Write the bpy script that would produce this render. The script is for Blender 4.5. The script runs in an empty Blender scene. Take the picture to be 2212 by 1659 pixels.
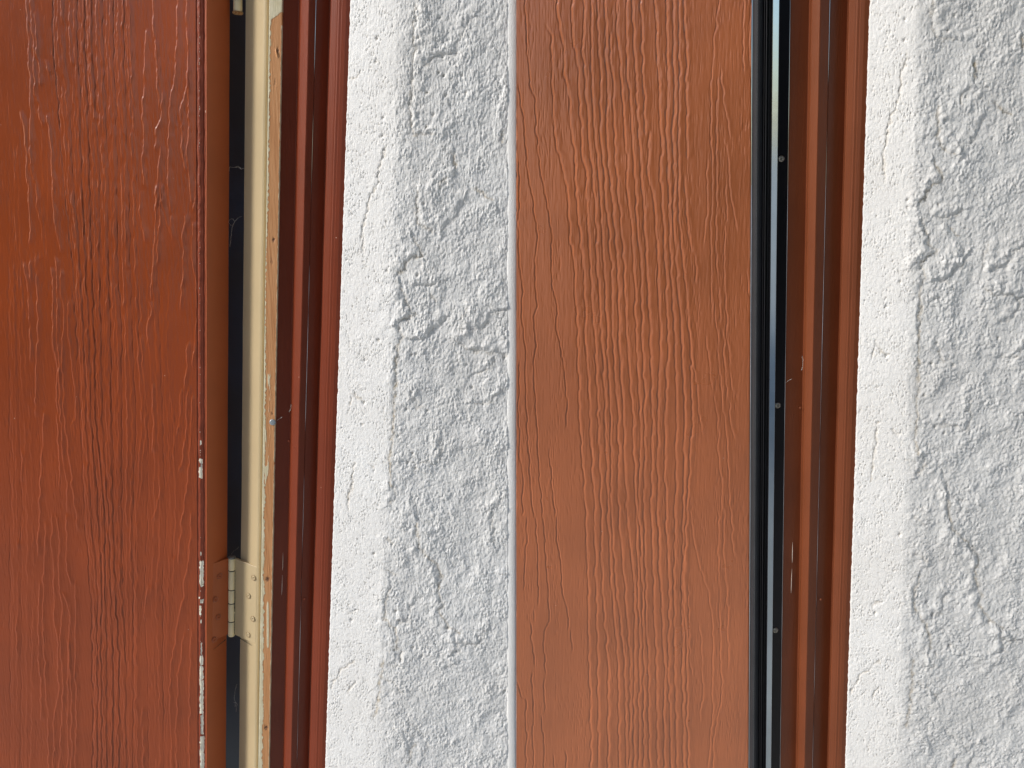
import bpy, math
import numpy as np
from mathutils import Vector, Matrix

# ------------------------------------------------------------------ camera, world, light
F = 2000.0                # focal length in units of a 2212-wide picture
W2, H2 = 2212.0, 1659.0
DIST = 1.026              # camera to the reference plane of the walls
CAMH = 1.35
PITCH = math.radians(13.4)
scene = bpy.context.scene
cam_data = bpy.data.cameras.new('camera')
cam_data.sensor_width = 36.0
cam_data.lens = 36.0 * F / W2
cam_data.clip_start = 0.02
cam_data.clip_end = 500.0
cam = bpy.data.objects.new('camera', cam_data)
scene.collection.objects.link(cam)
cam.location = (0, 0, CAMH)
cam.rotation_euler = (math.radians(90) - PITCH, 0, 0)
scene.camera = cam

SUN_DIR = Vector((-0.80, -0.33, 0.54)).normalized()
SUN_EL = math.asin(SUN_DIR.z)
world = bpy.data.worlds.new('World')
scene.world = world
world.use_nodes = True
wn = world.node_tree
wn.nodes.clear()
sky = wn.nodes.new('ShaderNodeTexSky')
sky.sky_type = 'NISHITA'
sky.sun_disc = False
sky.sun_elevation = SUN_EL
sky.sun_rotation = math.atan2(SUN_DIR.x, SUN_DIR.y)
bg = wn.nodes.new('ShaderNodeBackground')
bg.inputs['Strength'].default_value = 0.09
wo = wn.nodes.new('ShaderNodeOutputWorld')
wn.links.new(sky.outputs[0], bg.inputs['Color'])
wn.links.new(bg.outputs[0], wo.inputs['Surface'])
sun_data = bpy.data.lights.new('sun', 'SUN')
sun_data.energy = 1.5
sun_data.angle = math.radians(10)
sun_data.color = (1.0, 0.965, 0.91)
sun = bpy.data.objects.new('sun', sun_data)
sun.rotation_euler = SUN_DIR.to_track_quat('Z', 'Y').to_euler()
scene.collection.objects.link(sun)
vs = scene.view_settings
vs.view_transform = 'Standard'
vs.look = 'None'
vs.gamma = 1.0
vs.use_curve_mapping = False
vs.exposure = 1.05

# ------------------------------------------------------------------ geometry helpers
CR = np.array([1.0, 0, 0])
CF = np.array([0, math.cos(PITCH), -math.sin(PITCH)])
CU = np.array([0, math.sin(PITCH), math.cos(PITCH)])
CO = np.array([0, 0, CAMH])


def ray(px, py):
    """direction through picture point, picture 2212 x 1659"""
    return CR * (px - W2 / 2) / F + CF + CU * (H2 / 2 - py) / F


class Assembly:
    """One door opening: a plumb frame of its own. x right, y depth into the wall, z up the jamb."""

    def __init__(self, px0, vpx, vpd, dist=DIST):
        z = -(CR * (vpx - W2 / 2) / F + CF - CU * vpd / F)
        self.Z = z / np.linalg.norm(z)
        x = CR - self.Z * self.Z.dot(CR)
        self.X = x / np.linalg.norm(x)
        self.Y = np.cross(self.Z, self.X)
        r = ray(px0, H2 / 2)
        self.O = CO + r * dist

    def P(self, px, py, d):
        r = ray(px, py)
        t = (d + (self.O - CO).dot(self.Y)) / r.dot(self.Y)
        p = CO + r * t - self.O
        return p.dot(self.X), p.dot(self.Z)

    def world(self, x, y, z):
        x = np.asarray(x, float)[..., None]
        y = np.asarray(y, float)[..., None]
        z = np.asarray(z, float)[..., None]
        return self.O + x * self.X + y * self.Y + z * self.Z

    def pix(self, x, y, z):
        """where a local point shows, in pixels of the 4000-wide photograph"""
        w = self.world(x, y, z) - CO
        dd = w @ CF
        return ((w @ CR) / dd * F + W2 / 2) * 4000 / 2212, (H2 / 2 - (w @ CU) / dd * F) * 4000 / 2212


A = Assembly(729, 448, 8500)
B = Assembly(1851, 1587, 8200, DIST - 0.048)
ZT, ZB = 0.60, -0.60


def lx(asm, px, d):
    return asm.P(px, H2 / 2, d)[0]


def to_f(zx, x0):          # zoomed x -> photograph x
    return x0 + zx / 1.659


def link(o, parent=None):
    scene.collection.objects.link(o)
    if parent:
        o.parent = parent
    return o


def tag(o, label=None, cat=None, group=None, kind=None):
    if label: o['label'] = label
    if cat: o['category'] = cat
    if group: o['group'] = group
    if kind: o['kind'] = kind
    elif cat: o['kind'] = 'thing'
    return o


def empty(name, loc):
    o = bpy.data.objects.new(name, None)
    o.empty_display_size = 0.05
    o.location = tuple(loc)
    return link(o)


def mesh_obj(name, verts, faces, mat, parent=None, smooth=True, normals=None):
    verts = np.asarray(verts, float).reshape(-1, 3)
    if parent is not None:
        q = parent
        off = np.zeros(3)
        while q is not None:
            off = off + np.array(q.location)
            q = q.parent
        verts = verts - off
    me = bpy.data.meshes.new(name)
    if isinstance(faces, np.ndarray):
        nf, k = faces.shape
        me.vertices.add(len(verts))
        me.vertices.foreach_set('co', verts.ravel())
        me.loops.add(nf * k)
        me.loops.foreach_set('vertex_index', faces.ravel().astype(np.int32))
        me.polygons.add(nf)
        me.polygons.foreach_set('loop_start', np.arange(0, nf * k, k, dtype=np.int32))
        me.update(calc_edges=True)
    else:
        me.from_pydata([tuple(v) for v in verts], [], faces)
        me.update()
    me.polygons.foreach_set('use_smooth', np.full(len(me.polygons), smooth, dtype=bool))
    me.materials.append(mat)
    if normals is not None:
        me.normals_split_custom_set_from_vertices([tuple(n) for n in np.asarray(normals).reshape(-1, 3)])
    o = bpy.data.objects.new(name, me)
    return link(o, parent)


def grid_faces(ny, nx):
    i = np.arange((ny - 1) * nx).reshape(ny - 1, nx)[:, :-1].ravel()
    return np.stack([i, i + 1, i + 1 + nx, i + nx], 1)


def grid_obj(name, pts, mat, parent=None, attrs=None, normals=None):
    """pts (ny, nx, 3), rows going up, columns going right: faces look at the viewer (-y)"""
    ny, nx = pts.shape[:2]
    o = mesh_obj(name, pts.reshape(-1, 3), grid_faces(ny, nx), mat, parent, True, normals)
    if attrs:
        for k, v in attrs.items():
            a = o.data.attributes.new(k, 'FLOAT', 'POINT')
            a.data.foreach_set('value', np.asarray(v, dtype=np.float32).ravel())
    return o


# ------------------------------------------------------------------ noise
def perlin(x, y, seed):
    rng = np.random.RandomState(seed)
    n = 256
    perm = rng.permutation(n)
    ang = rng.rand(n) * 2 * np.pi
    gx, gy = np.cos(ang), np.sin(ang)
    xi, yi = np.floor(x).astype(int), np.floor(y).astype(int)
    xf, yf = x - xi, y - yi
    u = xf * xf * xf * (xf * (xf * 6 - 15) + 10)
    v = yf * yf * yf * (yf * (yf * 6 - 15) + 10)

    def g(ix, iy, dx, dy):
        h = perm[(perm[ix & 255] + iy) & 255]
        return gx[h] * dx + gy[h] * dy
    a = g(xi, yi, xf, yf); b = g(xi + 1, yi, xf - 1, yf)
    c = g(xi, yi + 1, xf, yf - 1); d = g(xi + 1, yi + 1, xf - 1, yf - 1)
    return 1.5 * ((a * (1 - u) + b * u) * (1 - v) + (c * (1 - u) + d * u) * v)


def fbm(x, y, seed, oct=3, gain=0.5):
    s, a, f = 0, 1.0, 1.0
    for k in range(oct):
        s = s + a * perlin(x * f, y * f, seed + k * 17)
        a *= gain; f *= 2.03
    return s


def worley(x, y, seed):
    """distance to the nearest jittered cell point, and that cell's random value"""
    rng = np.random.RandomState(seed)
    tab = rng.rand(3, 4096)
    xi, yi = np.floor(x).astype(int), np.floor(y).astype(int)
    best = np.full(x.shape, 9.0); val = np.zeros(x.shape)
    for dx in (-1, 0, 1):
        for dy in (-1, 0, 1):
            cx, cy = xi + dx, yi + dy
            k = (cx * 73 + cy * 1021 + (cx * cy) % 97) & 4095
            d = np.hypot(cx + 0.15 + 0.7 * tab[0][k] - x, cy + 0.15 + 0.7 * tab[1][k] - y)
            m = d < best
            best = np.where(m, d, best); val = np.where(m, tab[2][k], val)
    return best, val


def smooth(e0, e1, x):
    t = np.clip((x - e0) / (e1 - e0), 0, 1)
    return t * t * (3 - 2 * t)


# ------------------------------------------------------------------ materials
def new_mat(name):
    m = bpy.data.materials.new(name)
    m.use_nodes = True
    nt = m.node_tree
    b = nt.nodes['Principled BSDF']
    return m, nt, b


def N(nt, t, **kw):
    n = nt.nodes.new(t)
    for k, v in kw.items():
        if k in n.inputs.keys():
            n.inputs[k].default_value = v
        else:
            setattr(n, k, v)
    return n


def coords(nt, scale):
    tc = N(nt, 'ShaderNodeTexCoord')
    mp = N(nt, 'ShaderNodeMapping')
    mp.inputs['Scale'].default_value = scale
    nt.links.new(tc.outputs['Object'], mp.inputs['Vector'])
    return mp.outputs[0]


def ramp(nt, fac, stops):
    r = N(nt, 'ShaderNodeValToRGB')
    while len(r.color_ramp.elements) < len(stops):
        r.color_ramp.elements.new(0.5)
    for e, (p, c) in zip(r.color_ramp.elements, stops):
        e.position = p
        e.color = (*c, 1) if len(c) == 3 else c
    nt.links.new(fac, r.inputs[0])
    return r.outputs[0]


def mix(nt, fac, a, b):
    m = N(nt, 'ShaderNodeMix', data_type='RGBA')
    for sock, v in ((0, fac), (6, a), (7, b)):
        if hasattr(v, 'is_output') or isinstance(v, bpy.types.NodeSocket):
            nt.links.new(v, m.inputs[sock])
        else:
            m.inputs[sock].default_value = v if sock == 0 else (*v, 1)
    return m.outputs[2]


def noise(nt, vec, scale, detail=3, rough=0.55):
    n = N(nt, 'ShaderNodeTexNoise')
    n.inputs['Scale'].default_value = scale
    n.inputs['Detail'].default_value = detail
    n.inputs['Roughness'].default_value = rough
    nt.links.new(vec, n.inputs['Vector'])
    return n.outputs[0]


def paint(name, col, rough, brush=0.15, speck=(0.62, 0.42, 0.33), var=0.12, brush_dir=(700, 700, 9), spec=0.5, specks=True):
    m, nt, b = new_mat(name)
    v = coords(nt, (1, 1, 1))
    vb = coords(nt, brush_dir)
    n1 = noise(nt, v, 9, 4)
    lo = tuple(c * (1 - var) for c in col); hi = tuple(min(1, c * (1 + var)) for c in col)
    c = ramp(nt, n1, [(0.3, lo), (0.7, hi)])
    if specks:                      # dust specks stuck in the paint
        vo = N(nt, 'ShaderNodeTexVoronoi')
        vo.inputs['Scale'].default_value = 62
        nt.links.new(v, vo.inputs['Vector'])
        s = ramp(nt, vo.outputs['Distance'], [(0.022, (1, 1, 1)), (0.045, (0, 0, 0))])
        sel = ramp(nt, noise(nt, v, 31, 1), [(0.60, (0, 0, 0)), (0.66, (1, 1, 1))])
        mm = N(nt, 'ShaderNodeMath', operation='MULTIPLY')
        nt.links.new(s, mm.inputs[0]); nt.links.new(sel, mm.inputs[1])
        c = mix(nt, mm.outputs[0], c, speck)
    nt.links.new(c, b.inputs['Base Color'])
    nb = noise(nt, vb, 1.0, 3)
    nf = noise(nt, v, 900, 2)
    rr = N(nt, 'ShaderNodeMapRange')
    rr.inputs['To Min'].default_value = rough * 0.93
    rr.inputs['To Max'].default_value = rough * 1.08
    nt.links.new(noise(nt, v, 24, 4), rr.inputs['Value'])
    nt.links.new(rr.outputs[0], b.inputs['Roughness'])
    b.inputs['Specular IOR Level'].default_value = spec
    b1 = N(nt, 'ShaderNodeBump'); b1.inputs['Strength'].default_value = brush; b1.inputs['Distance'].default_value = 0.0006
    nt.links.new(nb, b1.inputs['Height'])
    b2 = N(nt, 'ShaderNodeBump'); b2.inputs['Strength'].default_value = 0.10; b2.inputs['Distance'].default_value = 0.0003
    nt.links.new(nf, b2.inputs['Height']); nt.links.new(b1.outputs[0], b2.inputs['Normal'])
    nt.links.new(b2.outputs[0], b.inputs['Normal'])
    return m


M = {}
M['door_old'] = paint('red brown door paint', (0.29, 0.048, 0.005), 0.29, brush=0.5, brush_dir=(420, 420, 14), spec=0.6)
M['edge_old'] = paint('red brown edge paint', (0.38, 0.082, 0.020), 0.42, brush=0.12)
M['frame_old'] = paint('maroon frame paint', (0.185, 0.034, 0.012), 0.34, brush=0.35, spec=0.32)
M['frame_new'] = paint('brown frame paint', (0.185, 0.050, 0.018), 0.34, brush=0.35, spec=0.32)
M['door_new'] = paint('terracotta door paint', (0.46, 0.134, 0.045), 0.28, brush=0.5, brush_dir=(420, 420, 14), spec=0.95)
M['cream'] = paint('cream jamb paint', (0.52, 0.405, 0.235), 0.40, brush=0.3, speck=(0.75, 0.68, 0.5), var=0.06)
M['hinge_cream'] = paint('cream hinge paint', (0.88, 0.74, 0.46), 0.45, brush=0.1, speck=(0.2, 0.17, 0.1), var=0.15)


def stucco_mat():
    m, nt, b = new_mat('white painted stucco')
    v = coords(nt, (1, 1, 1))
    at = N(nt, 'ShaderNodeAttribute', attribute_name='grime')
    base = ramp(nt, noise(nt, v, 7, 4), [(0.3, (0.78, 0.765, 0.74)), (0.7, (0.83, 0.825, 0.81))])
    g = ramp(nt, noise(nt, v, 120, 3), [(0.35, (0.25, 0.25, 0.25)), (0.7, (1, 1, 1))])
    mm = N(nt, 'ShaderNodeMath', operation='MULTIPLY')
    nt.links.new(at.outputs['Fac'], mm.inputs[0]); nt.links.new(g, mm.inputs[1])
    c = mix(nt, mm.outputs[0], base, (0.40, 0.30, 0.16))
    nt.links.new(c, b.inputs['Base Color'])
    b.inputs['Roughness'].default_value = 0.62
    b.inputs['Specular IOR Level'].default_value = 0.35
    b1 = N(nt, 'ShaderNodeBump'); b1.inputs['Strength'].default_value = 0.8; b1.inputs['Distance'].default_value = 0.0006
    nt.links.new(noise(nt, v, 650, 3), b1.inputs['Height'])
    nt.links.new(b1.outputs[0], b.inputs['Normal'])
    return m


M['stucco'] = stucco_mat()


def wood_mat():
    m, nt, b = new_mat('raw pine with paint remains')
    v = coords(nt, (1, 1, 1))
    vs_ = coords(nt, (900, 300, 14))
    at = N(nt, 'ShaderNodeAttribute', attribute_name='paint')
    kn = N(nt, 'ShaderNodeAttribute', attribute_name='knot')
    c = ramp(nt, noise(nt, vs_, 1, 4), [(0.3, (0.44, 0.18, 0.06)), (0.5, (0.60, 0.28, 0.11)), (0.75, (0.66, 0.35, 0.16))])
    c = mix(nt, kn.outputs['Fac'], c, (0.12, 0.045, 0.02))
    e = ramp(nt, at.outputs['Fac'], [(0.45, (0, 0, 0)), (0.55, (1, 1, 1))])
    cr = ramp(nt, noise(nt, v, 90, 3), [(0.3, (0.64, 0.55, 0.34)), (0.7, (0.76, 0.68, 0.48))])
    c = mix(nt, e, c, cr)
    nt.links.new(c, b.inputs['Base Color'])
    b.inputs['Roughness'].default_value = 0.6
    b1 = N(nt, 'ShaderNodeBump'); b1.inputs['Strength'].default_value = 0.4; b1.inputs['Distance'].default_value = 0.0005
    nt.links.new(noise(nt, vs_, 1, 3), b1.inputs['Height'])
    nt.links.new(b1.outputs[0], b.inputs['Normal'])
    return m


M['wood'] = wood_mat()


def peel_mat():
    m, nt, b = new_mat('red brown paint peeled to cream')
    v = coords(nt, (1, 1, 1))
    at = N(nt, 'ShaderNodeAttribute', attribute_name='peel')
    e = ramp(nt, at.outputs['Fac'], [(0.46, (0, 0, 0)), (0.54, (1, 1, 1))])
    red = ramp(nt, noise(nt, v, 60, 3), [(0.3, (0.21, 0.034, 0.008)), (0.7, (0.30, 0.055, 0.018))])
    cr = ramp(nt, noise(nt, v, 260, 3), [(0.24, (0.34, 0.26, 0.16)), (0.36, (0.78, 0.71, 0.55)), (0.7, (0.82, 0.78, 0.66))])
    c = mix(nt, e, red, cr)
    nt.links.new(c, b.inputs['Base Color'])
    b.inputs['Roughness'].default_value = 0.38
    b1 = N(nt, 'ShaderNodeBump'); b1.inputs['Strength'].default_value = 0.4; b1.inputs['Distance'].default_value = 0.0008
    nt.links.new(noise(nt, coords(nt, (500, 500, 160)), 1, 2), b1.inputs['Height'])
    nt.links.new(b1.outputs[0], b.inputs['Normal'])
    return m


M['peel'] = peel_mat()


def simple(name, col, rough, metal=0.0, var=0.1, nscale=40, bump=0.0, bscale=400, spec=0.5, col2=None):
    m, nt, b = new_mat(name)
    v = coords(nt, (1, 1, 1))
    hi = col2 or tuple(min(1, c * (1 + var)) for c in col)
    c = ramp(nt, noise(nt, v, nscale, 3), [(0.35, tuple(x * (1 - var) for x in col)), (0.65, hi)])
    nt.links.new(c, b.inputs['Base Color'])
    b.inputs['Roughness'].default_value = rough
    b.inputs['Metallic'].default_value = metal
    b.inputs['Specular IOR Level'].default_value = spec
    if bump:
        b1 = N(nt, 'ShaderNodeBump'); b1.inputs['Strength'].default_value = bump; b1.inputs['Distance'].default_value = 0.0005
        nt.links.new(noise(nt, v, bscale, 2), b1.inputs['Height'])
        nt.links.new(b1.outputs[0], b.inputs['Normal'])
    return m


M['rubber'] = simple('charcoal woven seal', (0.022, 0.023, 0.027), 0.7, bump=0.3, bscale=1500)
M['rubber_dark'] = simple('black rubber', (0.008, 0.008, 0.01), 0.45)
M['stitch'] = simple('pale stitch thread', (0.16, 0.16, 0.155), 0.7)
M['alu'] = simple('glossy black anodised strip', (0.012, 0.012, 0.014), 0.10, bump=0.05, bscale=120, spec=0.9)
M['polished'] = simple('polished metal face', (0.42, 0.49, 0.54), 0.12, metal=1.0, var=0.04, bump=0.06, bscale=150)
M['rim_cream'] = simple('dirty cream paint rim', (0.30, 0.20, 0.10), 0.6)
M['rim_red'] = simple('worn red brown rim', (0.33, 0.10, 0.05), 0.4)
M['alu_flat'] = simple('satin black strip', (0.007, 0.006, 0.008), 0.30, spec=0.3)
M['steel'] = simple('tarnished screw steel', (0.30, 0.28, 0.24), 0.35, metal=0.9, var=0.4, nscale=500)
M['nail'] = simple('galvanised nail head', (0.36, 0.40, 0.42), 0.45, metal=0.5, var=0.3, nscale=500)
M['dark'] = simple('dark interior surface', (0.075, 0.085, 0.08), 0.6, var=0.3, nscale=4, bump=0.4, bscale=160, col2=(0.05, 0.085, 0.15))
M['web'] = simple('dusty cobweb', (0.55, 0.53, 0.48), 0.9)
M['rust'] = simple('rust', (0.50, 0.20, 0.05), 0.8, var=0.4, nscale=300, col2=(0.62, 0.42, 0.2))
M['grime'] = simple('black grime', (0.03, 0.033, 0.02), 0.8, var=0.4, nscale=300)
M['cap'] = simple('grey pin cap', (0.17, 0.17, 0.16), 0.5, var=0.3, nscale=300)
M['ground'] = simple('pale concrete', (0.56, 0.53, 0.48), 0.85, var=0.12, nscale=3, bump=0.3, bscale=60)
M['chip'] = simple('bare chip in paint', (0.72, 0.62, 0.52), 0.6)

# ------------------------------------------------------------------ ground beyond the frame, and unseen light blockers added around it
def quad(name, pts, mat):
    return mesh_obj(name, pts, [(0, 1, 2, 3)], mat, smooth=False)


tag(quad('ground', [(-60, -60, 0), (60, -60, 0), (60, 60, 0), (-60, 60, 0)], M['ground']), kind='structure')

M['timber'] = simple('dark added ceiling timber', (0.10, 0.06, 0.04), 0.8, var=0.3, nscale=6)
M['sky_blocker'] = simple('dark sky blocker', (0.035, 0.045, 0.02), 0.9, var=0.5, nscale=4, bump=0.5, bscale=20)


def box(name, x0, x1, y0, y1, z0, z1, mat):
    v = [(x, y, z) for z in (z0, z1) for y in (y0, y1) for x in (x0, x1)]
    f = [(0, 2, 3, 1), (4, 5, 7, 6), (0, 1, 5, 4), (2, 6, 7, 3), (0, 4, 6, 2), (1, 3, 7, 5)]
    return mesh_obj(name, v, f, mat, smooth=False)


tag(box('added_ceiling', -0.8, 4.5, -2.2, 1.3, 2.8, 2.95, M['timber']), kind='structure')  # unseen slab overhead, added to cut sky fill and darken reflections
tag(box('sky_blocker', 0.5, 7.0, -4.6, -3.8, 0.01, 2.9, M['sky_blocker']), 'added unseen dark block facing the doors', 'sky_blocker', kind='structure')  # unseen dark box, added so the gloss paint reflects less sky
tag(box('sky_blocker', -14.0, -3.3, -5.2, -4.2, 0.01, 4.6, M['sky_blocker']), 'added unseen dark block to the left', 'sky_blocker', kind='structure')  # second added box, keeps the low sky out of the left door's sheen

# ------------------------------------------------------------------ extruded profiles
def extrude(name, asm, prof, mat, parent, r=0.0007, zt=ZT, zb=ZB, nz=90, wob=0.0, seed=1, attr=None, px=True):
    """prof: list of (px at mid height or local x, depth[, radius]) left to right; corners rounded"""
    pts = []
    for p in prof:
        x = lx(asm, p[0], p[1]) if px else p[0]
        pts.append((np.array([x, p[1]]), p[2] if len(p) > 2 else r))
    out, nrm = [], []
    nseg = len(pts) - 1
    dirs = [(pts[i + 1][0] - pts[i][0]) / np.linalg.norm(pts[i + 1][0] - pts[i][0]) for i in range(nseg)]
    nor = [np.array([d[1], -d[0]]) for d in dirs]
    for i, (p, rr) in enumerate(pts):
        if i == 0:
            out.append(p); nrm.append(nor[0]); continue
        if i == nseg:
            out.append(p); nrm.append(nor[-1]); continue
        c = np.clip(dirs[i - 1].dot(dirs[i]), -1, 1)
        th = math.acos(c)
        if th < 0.02:
            out.append(p); nrm.append(nor[i]); continue
        t = rr * math.tan(th / 2)
        l1 = np.linalg.norm(pts[i][0] - pts[i - 1][0]) * 0.45
        l2 = np.linalg.norm(pts[i + 1][0] - pts[i][0]) * 0.45
        t = min(t, l1, l2)
        a = p - dirs[i - 1] * t; b = p + dirs[i] * t
        for k in range(5):
            s = k / 4
            q = (1 - s) ** 2 * a + 2 * s * (1 - s) * p + s * s * b
            n = nor[i - 1] * (1 - s) + nor[i] * s
            out.append(q); nrm.append(n / np.linalg.norm(n))
    out = np.array(out); nrm = np.array(nrm)
    zz = np.linspace(zb, zt, nz)
    X = np.tile(out[:, 0], (nz, 1)); Y = np.tile(out[:, 1], (nz, 1)); Zc = np.tile(zz[:, None], (1, len(out)))
    if wob:
        w = wob * fbm(Zc * 9 + seed, X * 30, seed, 3)
        X = X + w; Y = Y + 0.5 * w
    pt = asm.world(X, Y, Zc)
    nw = nrm[:, 0:1] * asm.X + nrm[:, 1:2] * asm.Y
    nw = np.tile(nw, (nz, 1, 1))
    return grid_obj(name, pt, mat, parent, attr(X, Y, Zc) if attr else None, nw)


# ------------------------------------------------------------------ stucco walls
def poly_dist(px, py, line):
    """signed distance (left of travel direction positive) to a polyline"""
    best = np.full(px.shape, 1e9); sgn = np.ones(px.shape)
    for (x0, y0), (x1, y1) in zip(line[:-1], line[1:]):
        dx, dy = x1 - x0, y1 - y0
        L = dx * dx + dy * dy + 1e-9
        t = np.clip(((px - x0) * dx + (py - y0) * dy) / L, 0, 1)
        ex, ey = px - (x0 + t * dx), py - (y0 + t * dy)
        d = np.hypot(ex, ey)
        m = d < best
        best = np.where(m, d, best)
        sgn = np.where(m, np.sign(dx * (py - y0) - dy * (px - x0)), sgn)
    return best * sgn


def cz(pts, x0, y0, s):
    return [(x0 + x / s, y0 + y / s) for x, y in pts]


PEB = 1.45
# traced on the left photograph, in its pixels. positive signed distance = right-hand side in picture
LEDGES = []   # (line, amplitude mm, width px, side, grime)
def L(pts, x0, y0, s, amp, w, side, gr=0.5):
    LEDGES.append((cz(pts, x0, y0, s), amp, w, side, gr))
q = (1380, 900, 2.765)
L([(650, 80), (715, 200), (735, 270), (620, 290), (560, 360), (545, 430), (480, 460)], *q, 1.5, 26, +1, .7)
L([(520, 620), (560, 740), (600, 860), (660, 905), (560, 960), (500, 990)], *q, 1.9, 34, +1, .6)
L([(960, 540), (900, 560), (820, 590), (700, 580)], *q, 1.5, 24, +1, .3)
L([(830, 700), (905, 770)], *q, 1.0, 22, +1, .7)
L([(1000, 950), (940, 1035), (870, 1045), (830, 1110), (760, 1170), (690, 1165)], *q, 2.0, 34, +1, .2)
L([(490, 1040), (525, 1140), (470, 1260), (485, 1370), (460, 1500), (455, 1659)], *q, 0.85, 24, +1, .6)
L([(1240, 840), (1185, 950), (1165, 1055)], *q, 1.0, 22, -1, .3)
L([(1640, 865), (1480, 890), (1465, 970), (1390, 1055), (1290, 1050)], *q, 1.5, 26, +1, .2)
L([(1700, 1360), (1560, 1320), (1400, 1300), (1250, 1290), (1150, 1220)], *q, 1.8, 36, +1, .4)
L([(1500, 1345), (1540, 1390), (1440, 1510), (1300, 1550)], *q, 1.3, 22, +1, .3)
q = (1000, 0, 1.659)
L([(1045, 30), (1022, 200), (1035, 320), (1012, 470), (1022, 540), (1006, 640), (1002, 800), (1030, 865), (1150, 870)], *q, 1.3, 45, -1, .5)
L([(1205, 350), (1130, 380), (1085, 430)], *q, 1.0, 26, +1, .4)
L([(1050, 1240), (1045, 1340), (1055, 1450), (1150, 1500)], *q, 1.4, 34, -1, .6)
L([(1280, 1000), (1285, 1090)], *q, 1.1, 22, +1, .9)
L([(1420, 1230), (1530, 1295)], *q, 0.9, 24, +1, .8)
L([(1340, 1310), (1300, 1400), (1210, 1480)], *q, 1.1, 30, +1, .2)
L([(1400, 120), (1330, 230), (1280, 340), (1180, 350)], *q, 1.1, 32, +1, .2)
L([(1600, 860), (1590, 920)], *q, 1.2, 20, +1, .7)
L([(1240, 1150), (1200, 1170), (1190, 1220)], *q, 1.0, 22, +1, .6)
q = (1000, 1000, 1.659)
L([(912, 640), (905, 760), (895, 900), (890, 1100), (875, 1250), (862, 1400), (872, 1490)], *q, 0.55, 14, +1, .8)
L([(1110, 1510), (1010, 1470), (930, 1430)], *q, 0.5, 30, -1, .1)
L([(1080, 965), (1040, 975), (1030, 920)], *q, 0.9, 18, +1, .3)
L([(1600, 860), (1540, 920), (1500, 950), (1420, 950)], *q, 1.2, 26, +1, .3)
L([(1200, 1180), (1195, 1290), (1170, 1350), (1100, 1330), (1020, 1325)], *q, 1.2, 26, +1, .3)
L([(900, 1500), (910, 1560), (870, 1600)], *q, 1.2, 26, +1, .4)
L([(1600, 1560), (1560, 1620), (1500, 1640)], *q, 1.3, 24, +1, .2)
q = (1000, 2000, 1.659)
L([(850, 170), (900, 215)], *q, 1.0, 18, +1, .4)
L([(1020, -60), (1060, 50), (1110, 80), (1160, 85)], *q, 1.2, 24, +1, .2)
L([(1040, 80), (1055, 235), (1130, 300), (1170, 340), (1200, 410), (1175, 505), (1205, 600), (1185, 650), (1255, 750), (1310, 780)], *q, 1.3, 40, +1, .7)
L([(1480, 770), (1440, 850), (1340, 840)], *q, 1.4, 24, +1, .3)
L([(1290, 790), (1320, 900), (1270, 910)], *q, 1.3, 22, +1, .2)
L([(850, 370), (900, 410)], *q, 0.8, 16, +1, .3)
L([(862, 500), (835, 600), (835, 690), (885, 745), (910, 820), (905, 890)], *q, 1.2, 24, +1, .7)
L([(1010, 600), (985, 680), (930, 715)], *q, 1.2, 22, +1, .3)
L([(990, 700), (930, 712)], *q, 1.2, 20, +1, .2)
L([(920, 990), (870, 990)], *q, 1.2, 20, +1, .3)
L([(820, 1080), (900, 1110), (945, 1180)], *q, 1.1, 20, +1, .3)
L([(815, 960), (805, 1080), (795, 1200), (770, 1320)], *q, 0.6, 16, +1, .7)
L([(985, 1350), (1090, 1450)], *q, 1.1, 22, +1, .2)
L([(1110, 1500), (1090, 1560)], *q, 1.1, 22, +1, .2)
L([(1020, 1500), (980, 1610)], *q, 1.0, 22, +1, .6)
L([(1530, 0), (1528, 60), (1545, 180)], *q, 1.1, 20, +1, .3)
L([(1260, 980), (1230, 1010)], *q, 1.1, 18, +1, .2)
CRACKS = [
    (cz([(850, 950), (800, 1080), (795, 1180), (740, 1280), (705, 1440), (690, 1500), (695, 1640)], 1000, 0, 1.659), 1.2, 4),
    (cz([(690, 460), (650, 500), (610, 510)], 1000, 0, 1.659), 0.9, 4),
    (cz([(640, 890), (690, 940), (715, 950)], 1000, 1000, 1.659), 1.0, 4),
    (cz([(625, 920), (610, 960)], 1000, 1000, 1.659), 1.0, 4),
    (cz([(640, 1350), (625, 1470), (600, 1640)], 1000, 1000, 1.659), 0.9, 4),
    (cz([(740, 1350), (770, 1385)], 1000, 1000, 1.659), 1.1, 6),
    (cz([(640, 960), (540, 1040), (490, 1130)], 1000, 2000, 1.659), 0.9, 4),
    (cz([(640, 1110), (600, 1165)], 1000, 2000, 1.659), 1.1, 6),
    (cz([(600, 660), (655, 635)], 1000, 2000, 1.659), 1.0, 6),
    (cz([(940, 905), (940, 950)], 1000, 2000, 1.659), 1.6, 5),
]
PITS = cz([(1190, 115), (1055, 245), (1215, 490), (1185, 470), (1335, 490), (1230, 620), (1150, 745), (1105, 825), (1110, 600), (1300, 350),
           (1210, 370), (1215, 490), (785, 250), (780, 400), (825, 765), (820, 880), (1090, 1320), (1230, 1190), (1130, 390), (1360, 600)], 1000, 0, 1.659) \
    + cz([(1010, 637), (1037, 633), (850, 95), (1050, 120), (795, 545), (1610, 660), (930, 470), (1110, 1000), (1015, 1275), (1170, 1248),
          (1037, 1372), (975, 990), (1010, 880), (925, 1165), (985, 1335), (1400, 850), (705, 680), (700, 950)], 1000, 1000, 1.659) \
    + cz([(1018, 875), (1075, 930), (905, 640), (930, 700), (1240, 745), (1300, 900), (765, 270), (1440, 800), (1610, 1160), (620, 700)], 1000, 2000, 1.659)


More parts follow.
